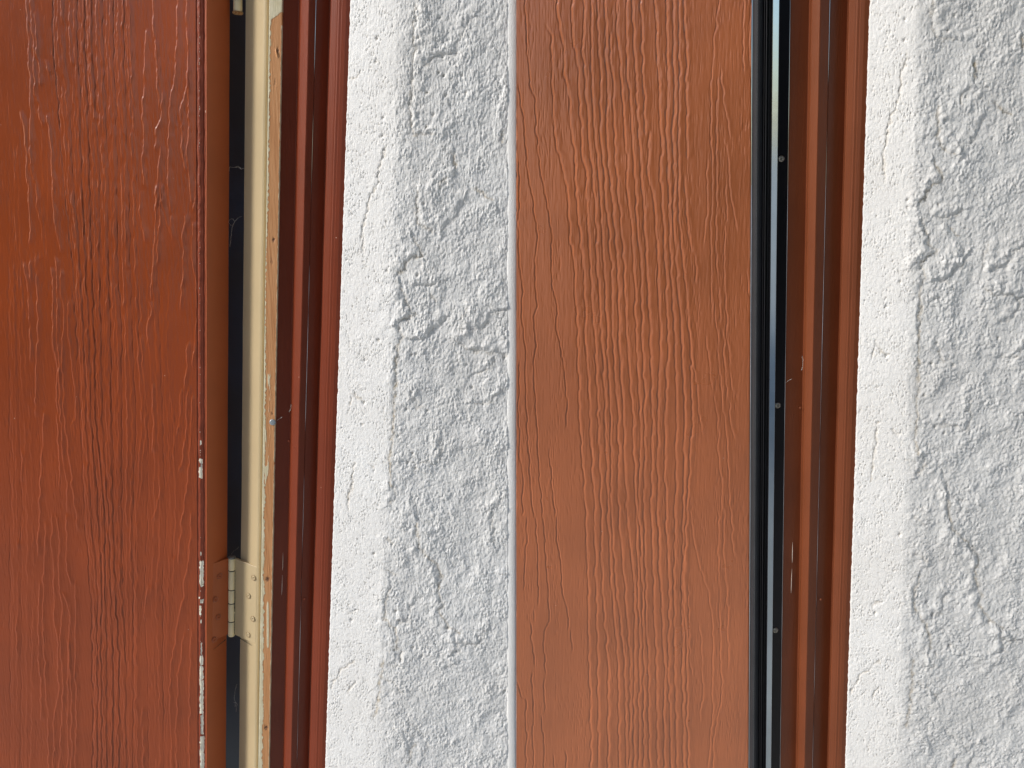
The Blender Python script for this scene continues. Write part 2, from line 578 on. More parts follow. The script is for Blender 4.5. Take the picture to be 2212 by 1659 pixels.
def left_edge_px(y):       # frame/stucco boundary in the left photograph
    return 1367.7 + (1275 - 1367.7) * (y - 30) / 2940


def right_edge_px(y):
    return 3398 + (3304 - 3398) * (y - 30) / 2940


def to_right(p):
    x, y = p
    yr = 1090 + (y - 1319) * 1.182
    s = max(0.97, 1 + (y - 1319) / 1127 * 0.18)
    return (right_edge_px(yr) + (x - left_edge_px(y)) * s, yr)


def stucco(name, asm, xm, corner_px, cut_px, parent, seed, right, ncol, nrow):
    """the white reveal beside the frame, its rounded corner and the wall face, as one relief sheet"""
    zz = np.linspace(ZB, ZT, nrow)
    zm = np.linspace(0, 1, nrow)
    d_in = 0.0195
    xa = np.full(nrow, lx(asm, xm, d_in))
    # corner line: a straight but not quite plumb edge
    (ct, cb) = corner_px
    xt, zt_ = asm.P(ct, 17, 0.0); xb, zb_ = asm.P(cb, 1642, 0.0)
    xc = xb + (xt - xb) * (zz - zb_) / (zt_ - zb_)
    xc = xc + 0.0018 * perlin(zz * 9, zz * 0 + .5, seed + 5)
    # far end: where the wall stops
    xt, zt_ = asm.P(cut_px[0], 17, 0.0); xb, zb_ = asm.P(cut_px[1], 1642, 0.0)
    xe = xb + (xt - xb) * (zz - zb_) / (zt_ - zb_)
    n1 = int(ncol * 0.32)
    t = np.concatenate([np.linspace(0, 1, n1, endpoint=False), 1 + np.linspace(0, 1, ncol - n1)])
    if right:
        t = np.concatenate([t, 2 + 3.2 * np.linspace(0, 1, 141)[1:] ** 1.6])
        ncol = len(t)
    T = np.tile(t, (nrow, 1))
    Z = np.tile(zz[:, None], (1, ncol))
    XA, XC, XE = xa[:, None], xc[:, None], xe[:, None]
    X = np.where(T <= 1, XA + (XC - XA) * T, XC + (XE - XC) * (T - 1))
    # ragged paint line against the frame
    rag = 0.0007 * fbm(Z * 120, Z * 0 + seed, seed + 2, 3)
    X = X + rag * np.clip(1 - T * 6, 0, 1)
    s = (X - XC) / 0.012
    D = np.where(X < XC, d_in * (XC - X) / (XC - XA), 0.0)
    D = d_in * (np.sqrt(np.square((XC - X) / (XC - XA)) + 0.016) + (XC - X) / (XC - XA)) / 2   # rounded arris
    PX, PY = asm.pix(X, D, Z)
    xmm, zmm = X * 1000, Z * 1000
    wallness = smooth(0.9, 1.15, T)
    # pebbly roller skin
    wx = xmm + 1.2 * perlin(xmm / 6, zmm / 6, seed + 11)
    wz = zmm + 1.2 * perlin(xmm / 6, zmm / 6, seed + 12)
    p1 = perlin(wx / 2.9, wz / 3.2, seed + 1)
    p2 = perlin(wx / 3.4, wz / 3.9, seed + 2)
    p3 = fbm(wx / 11, wz / 12, seed + 3, 3)
    big = fbm(xmm / 60, zmm / 70, seed + 4, 2)
    rough = 0.55 + 0.45 * smooth(-0.3, 0.5, fbm(xmm / 34, zmm / 34, seed + 6, 2))
    calm = 0.25 + 0.75 * wallness
    w1, v1 = worley(wx / 2.7, wz / 2.9, seed + 81)
    w2, v2 = worley(wx / 1.9 + 7, wz / 2.0, seed + 82)
    peb = (0.55 + 0.7 * v1) * np.sqrt(np.clip(1 - (w1 / 0.78) ** 2, 0, 1)) * 0.85 + (0.3 + 0.9 * v2) * np.sqrt(np.clip(1 - (w2 / 0.8) ** 2, 0, 1)) * 0.50
    h = (PEB * peb + 0.28 * (np.abs(p1) * -1.4 + 0.5) + 0.20 * p2 + 0.12 * perlin(xmm / 1.25, zmm / 1.3, seed + 7)) * rough * (0.42 + 0.58 * wallness)
    h = h + 0.42 * p3 * calm + 1.0 * big * wallness
    # trowel plateaus with torn lower right edges
    wX = xmm + 5 * fbm(xmm / 16, zmm / 16, seed + 21, 3)
    wZ = zmm + 5 * fbm(xmm / 16, zmm / 16, seed + 22, 3)
    for k, (sc, am) in enumerate(((30, 0.7), (17, 0.5))):
        f = perlin((wX + wZ * 0.35) / sc, (wZ - wX * 0.35) / (sc * 1.1), seed + 31 + k)
        g = smooth(0.02, 0.10, f) * (0.6 + 0.8 * np.clip(f, 0, 1))
        h = h + am * g * wallness * rough
    # scattered small pits
    pn = perlin(wx / 2.6, wz / 2.6, seed + 41)
    sel = smooth(0.0, 0.5, fbm(xmm / 25, zmm / 25, seed + 42, 2))
    h = h - 1.3 * smooth(0.60, 0.80, pn) * sel * (0.35 + 0.65 * wallness)
    # fine scratchy tears on the reveal
    ts = perlin(wx / 5, wz / 3.2, seed + 43)
    tear = np.exp(-(ts / 0.07) ** 2) * smooth(-0.05, 0.4, fbm(xmm / 14, zmm / 14, seed + 44, 2)) * smooth(-0.2, 0.3, perlin(wx / 3, wz / 3, seed + 45))
    h = h - 1.1 * tear * (1 - 0.6 * wallness)
    fleck = smooth(0.42, 0.62, perlin(wx / 1.5 + wz / 4, wz / 1.9, seed + 46)) * smooth(-0.1, 0.35, fbm(xmm / 20, zmm / 26, seed + 47, 2))
    h = h - 1.3 * fleck * (1 - 0.5 * wallness)
    # traced features
    jx = PX + 9 * perlin(PX / 26, PY / 26, seed + 51) + 5 * perlin(PX / 8, PY / 8, seed + 52)
    jy = PY + 9 * perlin(PX / 26, PY / 26, seed + 53) + 5 * perlin(PX / 8, PY / 8, seed + 54)
    grime = (0.42 * np.maximum(tear, fleck) + 0.30 * smooth(0.60, 0.80, pn) * sel) * (1 - 0.45 * wallness)
    mp = to_right if right else (lambda p: p)
    for line, amp, w, side, gr in LEDGES:
        ln = [mp(p) for p in line]
        xs = [p[0] for p in ln]; ys = [p[1] for p in ln]
        m = (jx > min(xs) - 4 * w) & (jx < max(xs) + 4 * w) & (jy > min(ys) - 4 * w) & (jy < max(ys) + 4 * w)
        if not m.any():
            continue
        sd = poly_dist(jx[m], jy[m], ln) * side
        da = np.abs(sd)
        # high side slopes up towards the line and breaks off
        md = np.clip(0.75 + 0.9 * perlin(jx[m] / 34, jy[m] / 34, seed + 55), 0.1, 1.5)
        prof = np.where(sd > 0, np.exp(-(sd / (w * 1.5)) ** 2) * smooth(0, 11 + 9 * md, sd), 0.0)
        crev = np.exp(-(sd / 3.5) ** 2)
        h[m] += (1.25 * amp * prof - 0.45 * amp * crev - 0.25 * amp * np.where(sd < 0, np.exp(-(sd / (w * 0.5)) ** 2), 0)) * md
        grime[m] = np.maximum(grime[m], gr * np.exp(-((sd + 2) / 5.0) ** 2))
    for line, amp, w in CRACKS:
        ln = [mp(p) for p in line]
        xs = [p[0] for p in ln]; ys = [p[1] for p in ln]
        m = (jx > min(xs) - 30) & (jx < max(xs) + 30) & (jy > min(ys) - 30) & (jy < max(ys) + 30)
        if not m.any():
            continue
        sd = np.abs(poly_dist(jx[m], jy[m], ln))
        br = 0.35 + 0.9 * np.clip(0.5 + perlin(jx[m] / 12, jy[m] / 12, seed + 61), 0, 1)
        h[m] -= amp * br * np.exp(-(sd / w) ** 2) * 1.2
        grime[m] = np.maximum(grime[m], 0.45 * np.exp(-(sd / 5) ** 2))
    for p in PITS:
        cx, cy = mp(p)
        m = (np.abs(PX - cx) < 20) & (np.abs(PY - cy) < 20)
        if m.any():
            r = np.hypot(PX[m] - cx, PY[m] - cy) + 2 * perlin(PX[m] / 5, PY[m] / 5, seed + 71)
            h[m] -= 2.4 * np.exp(-(r / 6.0) ** 2)
            grime[m] = np.maximum(grime[m], 0.5 * np.exp(-(r / 5.5) ** 2))
    # keep the joint with the frame tidy
    h = h * smooth(-0.01, 0.05, T) + 0.9 * smooth(0, 0.03, T)
    # displacement along the local normal of the base sheet
    slope = np.gradient(D, axis=1) / np.gradient(X, axis=1)
    nl = np.sqrt(1 + slope ** 2)
    hx, hy = slope / nl, -1 / nl
    X = X + hx * h / 1000
    D = D + hy * h / 1000
    D[:, 0] += 0.006
    o = grid_obj(name, asm.world(X, D, Z), M['stucco'], parent, {'grime': grime})
    return o, zz, xe


wallA = tag(empty('stucco_wall', A.world(lx(A, 900, 0), 0, ZB)),
            'rough white stucco wall between the red frame with bare wood and the terracotta door', 'wall')
reliefA, zzA, xeA = stucco('stucco_face', A, 729, (861, 816), (1096, 1096), wallA, 100, False, 300, 1020)
wallB = tag(empty('stucco_wall', B.world(lx(B, 2100, 0), 0, ZB)),
            'rough white stucco wall at the far right beside the frame with the black seal', 'wall')
reliefB, zzB, xeB = stucco('stucco_face', B, 1851, (1982, 1939), (2290, 2290), wallB, 100, True, 250, 1020)
# added smooth white strip, filling the gutter between the two openings
nz = 160
zz = np.linspace(ZB, ZT, nz)
xe = np.interp(zz, zzA, xeA)
cols = [(-0.0012, 0.004), (-0.0008, 0.0), (0.0, -0.0016), (0.0015, -0.0024), (0.0085, -0.0024), (0.0100, -0.0016), (0.0107, 0.0), (0.0107, 0.06)]
Xg = np.array([[xe[i] + c[0] + 0.00025 * math.sin(zz[i] * 37) for c in cols] for i in range(nz)])
Dg = np.array([[c[1] for c in cols] for i in range(nz)])
grid_obj('gutter_strip', A.world(Xg, Dg, np.tile(zz[:, None], (1, len(cols)))), M['stucco'], wallA, {'grime': np.zeros(Xg.shape)})

# ------------------------------------------------------------------ embossed wood grain
def grain(asm, x0, x1, dfun, ncol, nrow, lines, seed, ox, ext=0.0):
    """relief sheet with the traced grain. lines: (points in zoomed px, width px, depth mm, sign)"""
    zz = np.linspace(ZB, ZT, nrow)
    Z = np.tile(zz[:, None], (1, ncol))
    t = np.linspace(0, 1, ncol)
    if ext:
        t = np.concatenate([-ext * np.linspace(1, 0, 41)[:-1], t])
        ncol = len(t)
    t = t[None, :]
    Z = np.tile(zz[:, None], (1, ncol))
    X0 = np.asarray(x0).reshape(-1, 1); X1 = np.asarray(x1).reshape(-1, 1)
    X = X0 + (X1 - X0) * t
    X = np.broadcast_to(X, (nrow, ncol)).copy()
    D = dfun(X, Z)
    PX, PY = asm.pix(X, D, Z)
    xmm, zmm = X * 1000, Z * 1000
    ZX, ZY = (PX - ox) * 1.659, PY * 1.659
    h = np.zeros(X.shape)
    rows = np.arange(nrow)
    yrow = ZY[:, ncol // 2]
    dxr = np.gradient(ZX, axis=1)[:, ncol // 2]
    rng = np.random.RandomState(seed)
    for i, (pts, w, dep, asym) in enumerate(lines):
        pts = np.array(pts, float)
        ys = pts[:, 1]; y0, y1 = ys[0], ys[-1]
        xl = np.interp(yrow, ys, pts[:, 0])
        k = i * 3.7
        xk = xl / 55.0            # neighbouring fibres wander together
        xl = xl + 5.5 * perlin(yrow / 85, xk, seed + 1) + 2.6 * perlin(yrow / 34, xk * 1.6, seed + 2) + 1.0 * perlin(yrow / 22, yrow * 0 + k + 1, seed + 50 + i) \
            + 5 * (smooth(-.07, .07, perlin(yrow / 120, xk * 1.3, seed + 3)) - .5)
        env = smooth(y0 - 12, y0 + 30, yrow) * (1 - smooth(y1 - 30, y1 + 12, yrow))
        env = env * (0.75 + 0.45 * perlin(yrow / 90, yrow * 0 + k + 3, seed + 130 + i))
        act = np.where(env > 0.01)[0]
        if len(act) == 0:
            continue
        ww = w * (1 + 0.25 * perlin(yrow / 60, yrow * 0 + k + 4, seed + 170 + i))
        dx = ZX[act] - xl[act][:, None]
        u = dx / ww[act][:, None]
        g = np.exp(-u ** 4) if asym == 0 else np.exp(-np.abs(u) ** 2.2)
        rim = 0.35 * np.exp(-((np.abs(u) - 1.5) / 0.6) ** 2)
        if asym == 2:        # a fine step: steep on the left, long easy slope on the right
            sh = smooth(-1.0, 0.0, u) * np.where(u > 0, np.exp(-(np.abs(u) / 6.0) ** 1.4), 1.0)
            h[act] += dep * env[act][:, None] * sh
        elif asym == 0:        # raised fibre: steep on the left, easing off to the right
            sh = -0.6 * smooth(-0.45, 0.0, u) + 0.95 * smooth(-0.05, 1.45, u) * np.where(u > 1.45, 1 - 0.0 * u, 1.0)
            sh = sh - 0.35 * smooth(1.45, 5.0, u)
            h[act] += dep * env[act][:, None] * sh
        else:
            h[act] += -dep * env[act][:, None] * (g - rim * 0.6)
    # fine fibre ticks, long and thin, gathered in bands
    bands = 0.35 + 0.65 * smooth(-0.15, 0.45, fbm(xmm / 16, zmm / 120, seed + 7, 2))
    flow = xmm + 2.0 * fbm(xmm / 30, zmm / 60, seed + 8, 2)
    tick = perlin(flow / 1.15, zmm / 12, seed + 9)
    h -= 0.27 * smooth(0.12, 0.55, tick) * bands
    h += 0.05 * perlin(flow / 2.4, zmm / 26, seed + 10) + 0.16 * fbm(xmm / 26, zmm / 160, seed + 12, 2)
    return X, D - h / 1000, Z, ZX, ZY


def family(levels, guides, n, y0, y1, w, dep, seed, gaps=0.25):
    """n lines interpolated between guide columns at several heights"""
    rng = np.random.RandomState(seed)
    out = []
    lv = np.array(levels, float)
    ga = np.array(guides, float)          # (levels, guides)
    m = ga.shape[1]
    lv[lv <= 60] = -300
    for i in range(n):
        f = i / (n - 1) * (m - 1)
        a = min(int(f), m - 2)
        xs = ga[:, a] * (1 - (f - a)) + ga[:, a + 1] * (f - a)
        # split into runs with short gaps
        y = y0 + rng.rand() * 60
        while y < y1:
            ln = 350 + rng.rand() * 1100
            ye = min(y + ln, y1)
            yy = np.linspace(y, ye, max(3, int((ye - y) / 90)))
            out.append((list(zip(np.interp(yy, lv, xs) + rng.randn() * 0.8, yy)), w * (0.8 + 0.4 * rng.rand()), dep * (0.5 + 0.5 * rng.rand()), 1 if i % 3 == 0 else 2))
            y = ye + 20 + rng.rand() * 60
    return out


LV = [0, 300, 600, 1100, 1659, 2200, 2700, 3318, 3800, 4300, 5050]
left_lines = []
left_lines += family(LV, [[345, 420, 500, 545, 590, 650, 720, 800, 835], [345, 420, 500, 545, 590, 660, 715, 790, 840],
                          [375, 450, 520, 560, 610, 670, 735, 795, 860], [405, 470, 525, 570, 640, 690, 745, 815, 880],
                          [470, 520, 555, 590, 640, 690, 745, 820, 900], [500, 545, 580, 610, 650, 705, 770, 840, 915],
                          [520, 560, 590, 620, 660, 715, 770, 860, 950], [545, 590, 640, 680, 700, 725, 770, 850, 890],
                          [590, 630, 660, 685, 715, 745, 780, 850, 885], [600, 635, 655, 690, 730, 770, 810, 850, 885],
                          [600, 635, 660, 690, 730, 770, 810, 860, 890]], 24, -300, 5400, 3.4, 0.85, 3)
left_lines += family([1650, 2200, 2700, 3318, 3800], [[900, 960, 1010, 1040, 1100], [900, 980, 1030, 1050, 1080], [960, 1010, 1040, 1080, 1120],
                                                      [960, 1010, 1060, 1100, 1140], [940, 990, 1030, 1080, 1120]], 6, 1650, 3800, 4, 0.5, 5)
left_lines += family([3700, 4300, 5050], [[930, 970, 1010, 1060, 1090], [960, 1000, 1030, 1060, 1080], [970, 1010, 1040, 1060, 1085]], 5, 3700, 5050, 4, 0.45, 6)
left_lines += family([1700, 2200, 2700, 3318, 3800, 5050], [[55, 80, 105, 130], [55, 85, 110, 150], [60, 95, 130, 190], [70, 100, 150, 210], [65, 100, 150, 215], [70, 100, 150, 200]],
                     6, 1700, 5050, 4, 0.45, 7)
left_lines += family([800, 1200, 1659], [[60, 90, 120, 260, 300], [60, 100, 130, 270, 310], [60, 110, 150, 260, 300]], 6, 850, 1700, 4, 0.35, 8)
for pts in [
    [(170, 30), (180, 250), (190, 450), (195, 600), (195, 800), (195, 1000), (200, 1100), (230, 1220), (240, 1350), (265, 1460)],
    [(195, 30), (215, 230), (220, 450), (225, 620), (250, 720), (270, 830)],
    [(225, 85), (237, 200), (240, 380), (255, 480), (265, 570)], [(290, 400), (320, 490)],
    [(130, 740), (155, 830), (170, 1000), (180, 1200), (190, 1350), (195, 1600)],
    [(300, 750), (320, 850), (330, 1000), (345, 1300), (360, 1500), (400, 1640)],
    [(950, 150), (940, 300), (935, 500), (920, 720), (935, 850), (920, 1000), (940, 1180)],
    [(990, 35), (1000, 200), (1010, 350), (1020, 500), (1030, 640)],
    [(1050, 540), (1045, 700), (1010, 800), (1005, 930)],
    [(1150, 35), (1150, 200), (1135, 350), (1120, 500), (1100, 650), (1090, 850), (1090, 1100), (1100, 1330)],
    [(1205, 60), (1215, 250), (1215, 500), (1170, 620), (1180, 900), (1200, 1050)],
    [(1215, 380), (1225, 700), (1210, 950), (1240, 1250)],
    [(1310, 880), (1290, 1000), (1275, 1100), (1270, 1180), (1245, 1300)],
    [(905, 1200), (905, 1320), (925, 1450), (940, 1530)], [(1110, 1340), (1115, 1500)],
    [(1040, 900), (1020, 1100), (1010, 1300), (1040, 1230), (1060, 1300), (1100, 1470)][:3],
    [(1040, 1230), (1070, 1320), (1100, 1470)],
    [(1010, 1150), (1005, 1350), (1000, 1500), (990, 1659), (980, 1900)], [(1040, 1150), (1035, 1400), (1020, 1659)],
    [(1200, 1320), (1185, 1450), (1190, 1659), (1190, 1710), (1170, 1870), (1165, 1950)],
    [(1245, 1370), (1240, 1600), (1255, 1700), (1275, 1800), (1280, 1950), (1265, 2100), (1250, 2250), (1250, 2310)],
    [(965, 1900), (980, 1960), (960, 2050), (950, 2200)], [(1210, 2150), (1215, 2300), (1200, 2400), (1190, 2480)],
    [(1170, 2450), (1165, 2600), (1150, 2750)], [(1225, 2430), (1205, 2550), (1205, 2700), (1190, 2850), (1160, 2990)],
    [(1250, 2490), (1240, 2700), (1230, 2850), (1220, 3000), (1200, 3150), (1180, 3310), (1165, 3450), (1155, 3580)],
    [(990, 2440), (985, 2600), (995, 2700), (985, 2880)],
    [(1240, 3240), (1235, 3318), (1230, 3500), (1200, 3650), (1190, 3800), (1150, 3990), (1130, 4120), (1110, 4250), (1100, 4400), (1100, 4600), (1110, 4750), (1115, 5000)],
    [(1190, 4030), (1170, 4200), (1150, 4300), (1150, 4500), (1140, 4650), (1150, 5000)],
    [(1245, 4000), (1235, 4150), (1225, 4400), (1230, 4600), (1225, 4800), (1230, 5000)],
    [(1040, 3110), (1020, 3200), (985, 3318)], [(960, 3740), (945, 3850), (935, 3970)], [(925, 4540), (905, 4660)], [(925, 4670), (930, 5000)],
    [(190, 1700), (200, 1850)], [(230, 1670), (240, 1900), (245, 2100), (240, 2300), (235, 2500), (230, 2720)],
    [(155, 1730), (185, 1950), (195, 2200), (195, 2370)],
    [(335, 1740), (345, 1950), (340, 2150), (350, 2300), (375, 2420), (370, 2600), (375, 2800), (385, 3000), (385, 3160)],
    [(350, 1670), (365, 1700), (370, 1950), (370, 2200), (385, 2400), (390, 2700), (405, 2900), (430, 3100), (435, 3318)],
    [(390, 1750), (410, 2050), (405, 2250), (410, 2500), (415, 2700), (440, 2900), (465, 3100), (490, 3300), (500, 3440)],
    [(440, 1950), (445, 2150), (465, 2350), (490, 2550), (490, 2700), (455, 2770)],
    [(280, 2690), (280, 2850), (270, 3000), (260, 3200), (258, 3318), (245, 3550), (240, 3640)], [(145, 2960), (135, 3150)],
    [(300, 3400), (285, 3650), (280, 3900), (275, 4050), (290, 4250), (290, 4450), (310, 4650), (315, 5000)],
    [(335, 3350), (335, 3550), (350, 3750), (350, 4050), (375, 4200), (380, 4500), (350, 4700), (350, 5000)],
    [(355, 3350), (385, 3500), (380, 3800), (400, 3900), (395, 4100), (400, 4300), (410, 4500), (400, 4750), (380, 5000)],
    [(430, 3340), (430, 3700), (460, 3800)], [(410, 3850), (455, 3970), (450, 4100), (445, 4300), (465, 4500), (465, 5000)],
    [(485, 3780), (490, 4000), (485, 4300), (495, 4550), (490, 5000)],
    [(258, 3800), (250, 4000), (250, 4250), (265, 4500), (270, 4700)], [(440, 4150), (440, 5000)], [(110, 4060), (110, 4300)],
    [(110, 3540), (110, 3600)],
]:
    left_lines.append((pts, 3.6, 1.0, 2))

right_lines = []
R_UP = [
    [(215, 120), (250, 200), (260, 450), (260, 700), (290, 950), (315, 1040), (350, 1180), (360, 1350), (375, 1550), (400, 1659)],
    [(290, 30), (305, 170), (335, 280), (335, 450), (370, 620), (375, 780), (405, 950), (405, 1150), (425, 1350), (440, 1550), (455, 1659)],
    [(385, 30), (385, 170), (410, 350), (430, 430), (430, 600), (445, 800), (450, 950), (480, 1150), (480, 1300), (490, 1500), (500, 1659)],
    [(465, 30), (450, 300), (465, 400), (470, 550), (485, 700), (490, 900), (520, 1100), (540, 1400), (545, 1659)],
    [(510, 30), (510, 350), (520, 600), (530, 800), (550, 1050), (570, 1300), (590, 1659)],
    [(550, 30), (560, 330), (570, 450), (570, 650), (570, 850), (590, 1050), (600, 1250), (620, 1450), (640, 1659)],
    [(600, 30), (610, 150), (600, 350), (610, 500), (620, 650), (605, 750), (620, 1000), (635, 1200), (660, 1450), (680, 1659)],
    [(625, 200), (640, 400), (655, 500), (655, 700), (665, 850), (660, 1000), (680, 1200), (705, 1450), (720, 1659)],
    [(675, 30), (680, 180), (690, 350), (705, 500), (715, 650), (725, 850), (740, 1000), (745, 1200), (770, 1450), (785, 1659)],
    [(740, 30), (740, 300), (745, 500), (765, 650), (770, 850), (785, 1050), (800, 1250), (810, 1500), (830, 1659)],
    [(780, 30), (785, 350), (800, 500), (810, 700), (825, 950), (830, 1150), (850, 1350), (865, 1659)],
    [(830, 30), (840, 300), (845, 500), (855, 600), (855, 750), (860, 880)],
    [(885, 850), (880, 1000), (875, 1130), (910, 1270), (930, 1450), (935, 1659)],
    [(925, 30), (935, 250), (940, 400), (950, 600), (950, 750), (965, 900), (960, 1150), (965, 1350), (980, 1500), (990, 1659)],
    [(1000, 30), (1000, 250), (1005, 450), (1005, 700), (990, 850), (1005, 1000), (1010, 1200), (1020, 1500), (1020, 1659)],
    [(1040, 30), (1040, 350), (1050, 550), (1045, 750), (1030, 850), (1040, 1000), (1050, 1200), (1040, 1450), (1055, 1659)],
    [(1075, 30), (1080, 300), (1085, 550), (1080, 800), (1075, 1000), (1080, 1200), (1080, 1450), (1100, 1659), (1105, 1880)],
    [(1110, 30), (1125, 250), (1125, 500), (1130, 700), (1130, 870), (1135, 1050)],
    [(1110, 1160), (1120, 1300), (1135, 1480), (1160, 1659)]]
G16 = [[400, 455, 500, 545, 590, 640, 680, 720, 785, 830, 865, 935, 990, 1020, 1055, 1100],
       [425, 470, 530, 580, 620, 655, 690, 740, 800, 850, 895, 955, 1010, 1050, 1090, 1150],
       [440, 500, 545, 600, 640, 690, 720, 780, 830, 870, 900, 940, 990, 1060, 1110, 1170],
       [480, 530, 570, 610, 650, 690, 740, 790, 820, 860, 890, 940, 1000, 1050, 1100, 1130],
       [490, 540, 580, 640, 680, 730, 790, 810, 840, 870, 910, 960, 1020, 1045, 1090, 1110],
       [500, 550, 620, 690, 730, 760, 790, 820, 850, 880, 930, 990, 1010, 1050, 1090, 1130],
       [510, 560, 620, 690, 740, 760, 790, 820, 850, 890, 940, 980, 1030, 1070, 1110, 1140]]
LR = [1659, 2200, 2700, 3318, 3800, 4300, 5050]
rng0 = np.random.RandomState(4)
joined = [k for k in range(19) if k not in (11, 17, 18)]
for k, p in enumerate(R_UP):
    p = list(p)
    if k in joined:
        i = joined.index(k)
        p = [q_ for q_ in p if q_[1] <= 1600]
        xs = [g[i] for g in G16]
        yy = np.arange(1700, 5060, 110.0)
        wander = 1.6 * np.cumsum(rng0.randn(len(yy)))
        wander -= np.linspace(0, wander[-1], len(yy))
        p += list(zip(np.interp(yy, LR, xs) + wander, yy))
    right_lines.append((p, 10.0 + 2 * rng0.rand(), 1.15, 0))
for p in [
    [(1340, 30), (1310, 250), (1300, 400), (1290, 500), (1285, 700), (1285, 900), (1300, 1100), (1290, 1300), (1280, 1600), (1290, 1800), (1290, 2060)],
    [(1330, 530), (1325, 750), (1320, 1000), (1325, 1200), (1320, 1450), (1320, 1659), (1330, 1880)],
    [(1345, 480), (1370, 700), (1400, 850), (1415, 930)], [(1370, 930), (1395, 1050), (1400, 1200), (1425, 1350), (1440, 1450), (1455, 1530)],
    [(1385, 1230), (1385, 1450), (1375, 1659), (1370, 1850), (1385, 2000), (1390, 2200), (1410, 2400)],
    [(1500, 30), (1495, 300), (1500, 500)], [(1545, 30), (1535, 300), (1540, 480), (1550, 620)], [(1260, 1060), (1265, 1300), (1245, 1600)],
    [(1115, 1900), (1130, 2090), (1155, 2200), (1165, 2350), (1190, 2500), (1210, 2700), (1230, 2850)], [(1180, 1670), (1190, 1860)],
    [(1255, 2200), (1270, 2350), (1300, 2550)], [(1335, 1900), (1350, 2130)], [(1310, 2070), (1330, 2200), (1335, 2400), (1360, 2600), (1365, 2720)],
    [(1360, 2180), (1385, 2500), (1390, 2620)], [(1305, 2590), (1330, 2750), (1335, 2950), (1355, 3150), (1360, 3318), (1330, 3420)],
    [(1370, 2700), (1385, 2850), (1400, 3100), (1410, 3318)], [(1410, 2450), (1430, 2580)], [(1405, 2630), (1410, 2750), (1435, 2880)],
    [(1520, 1800), (1540, 2000)], [(1335, 3338), (1330, 3600), (1345, 3900), (1350, 4100), (1345, 4290), (1365, 4450), (1350, 4600), (1310, 4750), (1295, 5000)],
    [(1370, 3318), (1370, 3600), (1390, 3900), (1395, 4150), (1400, 4370)],
    [(1150, 3318), (1180, 3550), (1230, 3750), (1275, 3870), (1300, 4100), (1295, 4350), (1300, 4600), (1270, 5000)],
    [(1415, 3318), (1435, 3650)], [(1205, 4050), (1225, 4200), (1235, 4500), (1215, 4700)], [(1140, 3800), (1145, 4200), (1160, 4400)],
]:
    right_lines.append((p, 7.0, 0.8, 0))
for p in [
    [(85, 30), (100, 300), (115, 500), (150, 620), (150, 700), (165, 900), (180, 1050), (210, 1200), (240, 1330), (260, 1500), (260, 1659), (250, 1700),
     (265, 1850), (290, 1950), (290, 2100), (320, 2250), (340, 2400), (355, 2550), (355, 2750)],
    [(40, 500), (60, 650), (80, 750), (90, 950), (110, 1100), (135, 1250), (155, 1400), (170, 1500), (150, 1650), (145, 1800), (165, 1950), (140, 2020),
     (155, 2200), (145, 2300), (150, 2600), (165, 2800), (175, 3000), (190, 3200), (195, 3318)],
    [(40, 1000), (50, 1200), (40, 1400), (50, 1659), (70, 1850), (65, 2000), (80, 2150), (90, 2300), (95, 2600), (110, 2900), (130, 3200), (140, 3318)],
    [(240, 2870), (250, 3000), (265, 3200), (280, 3318)], [(45, 2300), (45, 2600), (50, 2900), (75, 3100), (65, 3300)],
    [(95, 3318), (100, 3450), (85, 3600), (80, 3790)], [(150, 3318), (165, 3450), (170, 3700), (175, 3890)], [(145, 3910), (150, 4000)],
    [(120, 4000), (135, 4150), (145, 4290)], [(200, 3318), (225, 3600), (235, 3850), (240, 4000), (205, 4080), (220, 4340)],
    [(290, 3318), (295, 3500), (320, 3650), (320, 3780), (360, 3920), (365, 4060)], [(385, 4060), (390, 4210)], [(205, 4370), (215, 4590)],
    [(190, 4600), (210, 4850)], [(270, 4860), (280, 5000)], [(350, 4840), (350, 5000)], [(30, 4360), (60, 4480), (90, 4500), (95, 5000)], [(130, 4320), (140, 4500), (140, 5000)],
    [(10, 60), (20, 700), (28, 1500)], [(20, 2700), (25, 3318)],
]:
    right_lines.append((p, 4.5, 0.85, 1))

for ls in (left_lines, right_lines):
    for pts, *_r in ls:
        if pts[0][1] <= 60:
            pts.insert(0, (pts[0][0], -400))
        if pts[-1][1] >= 4850:
            pts.append((pts[-1][0], 5600))
# ------------------------------------------------------------------ the old door, standing ajar
door = tag(empty('door', A.world(lx(A, 445, 0.032), 0.04, ZB)),
           'red brown embossed wood grain door standing ajar with peeling paint down its edge', 'door')
dA = lambda X, Z: 0.034 + 0.02 * np.clip((lx(A, 425, 0.034) - X) / 0.25, 0, 2)
X, D, Z, ZX, ZY = grain(A, lx(A, -60, 0.05), lx(A, 425.2, 0.034), dA, 400, 860, left_lines, 11, 0, 0.8)
grid_obj('door_skin', A.world(X, D, Z), M['door_old'], door)


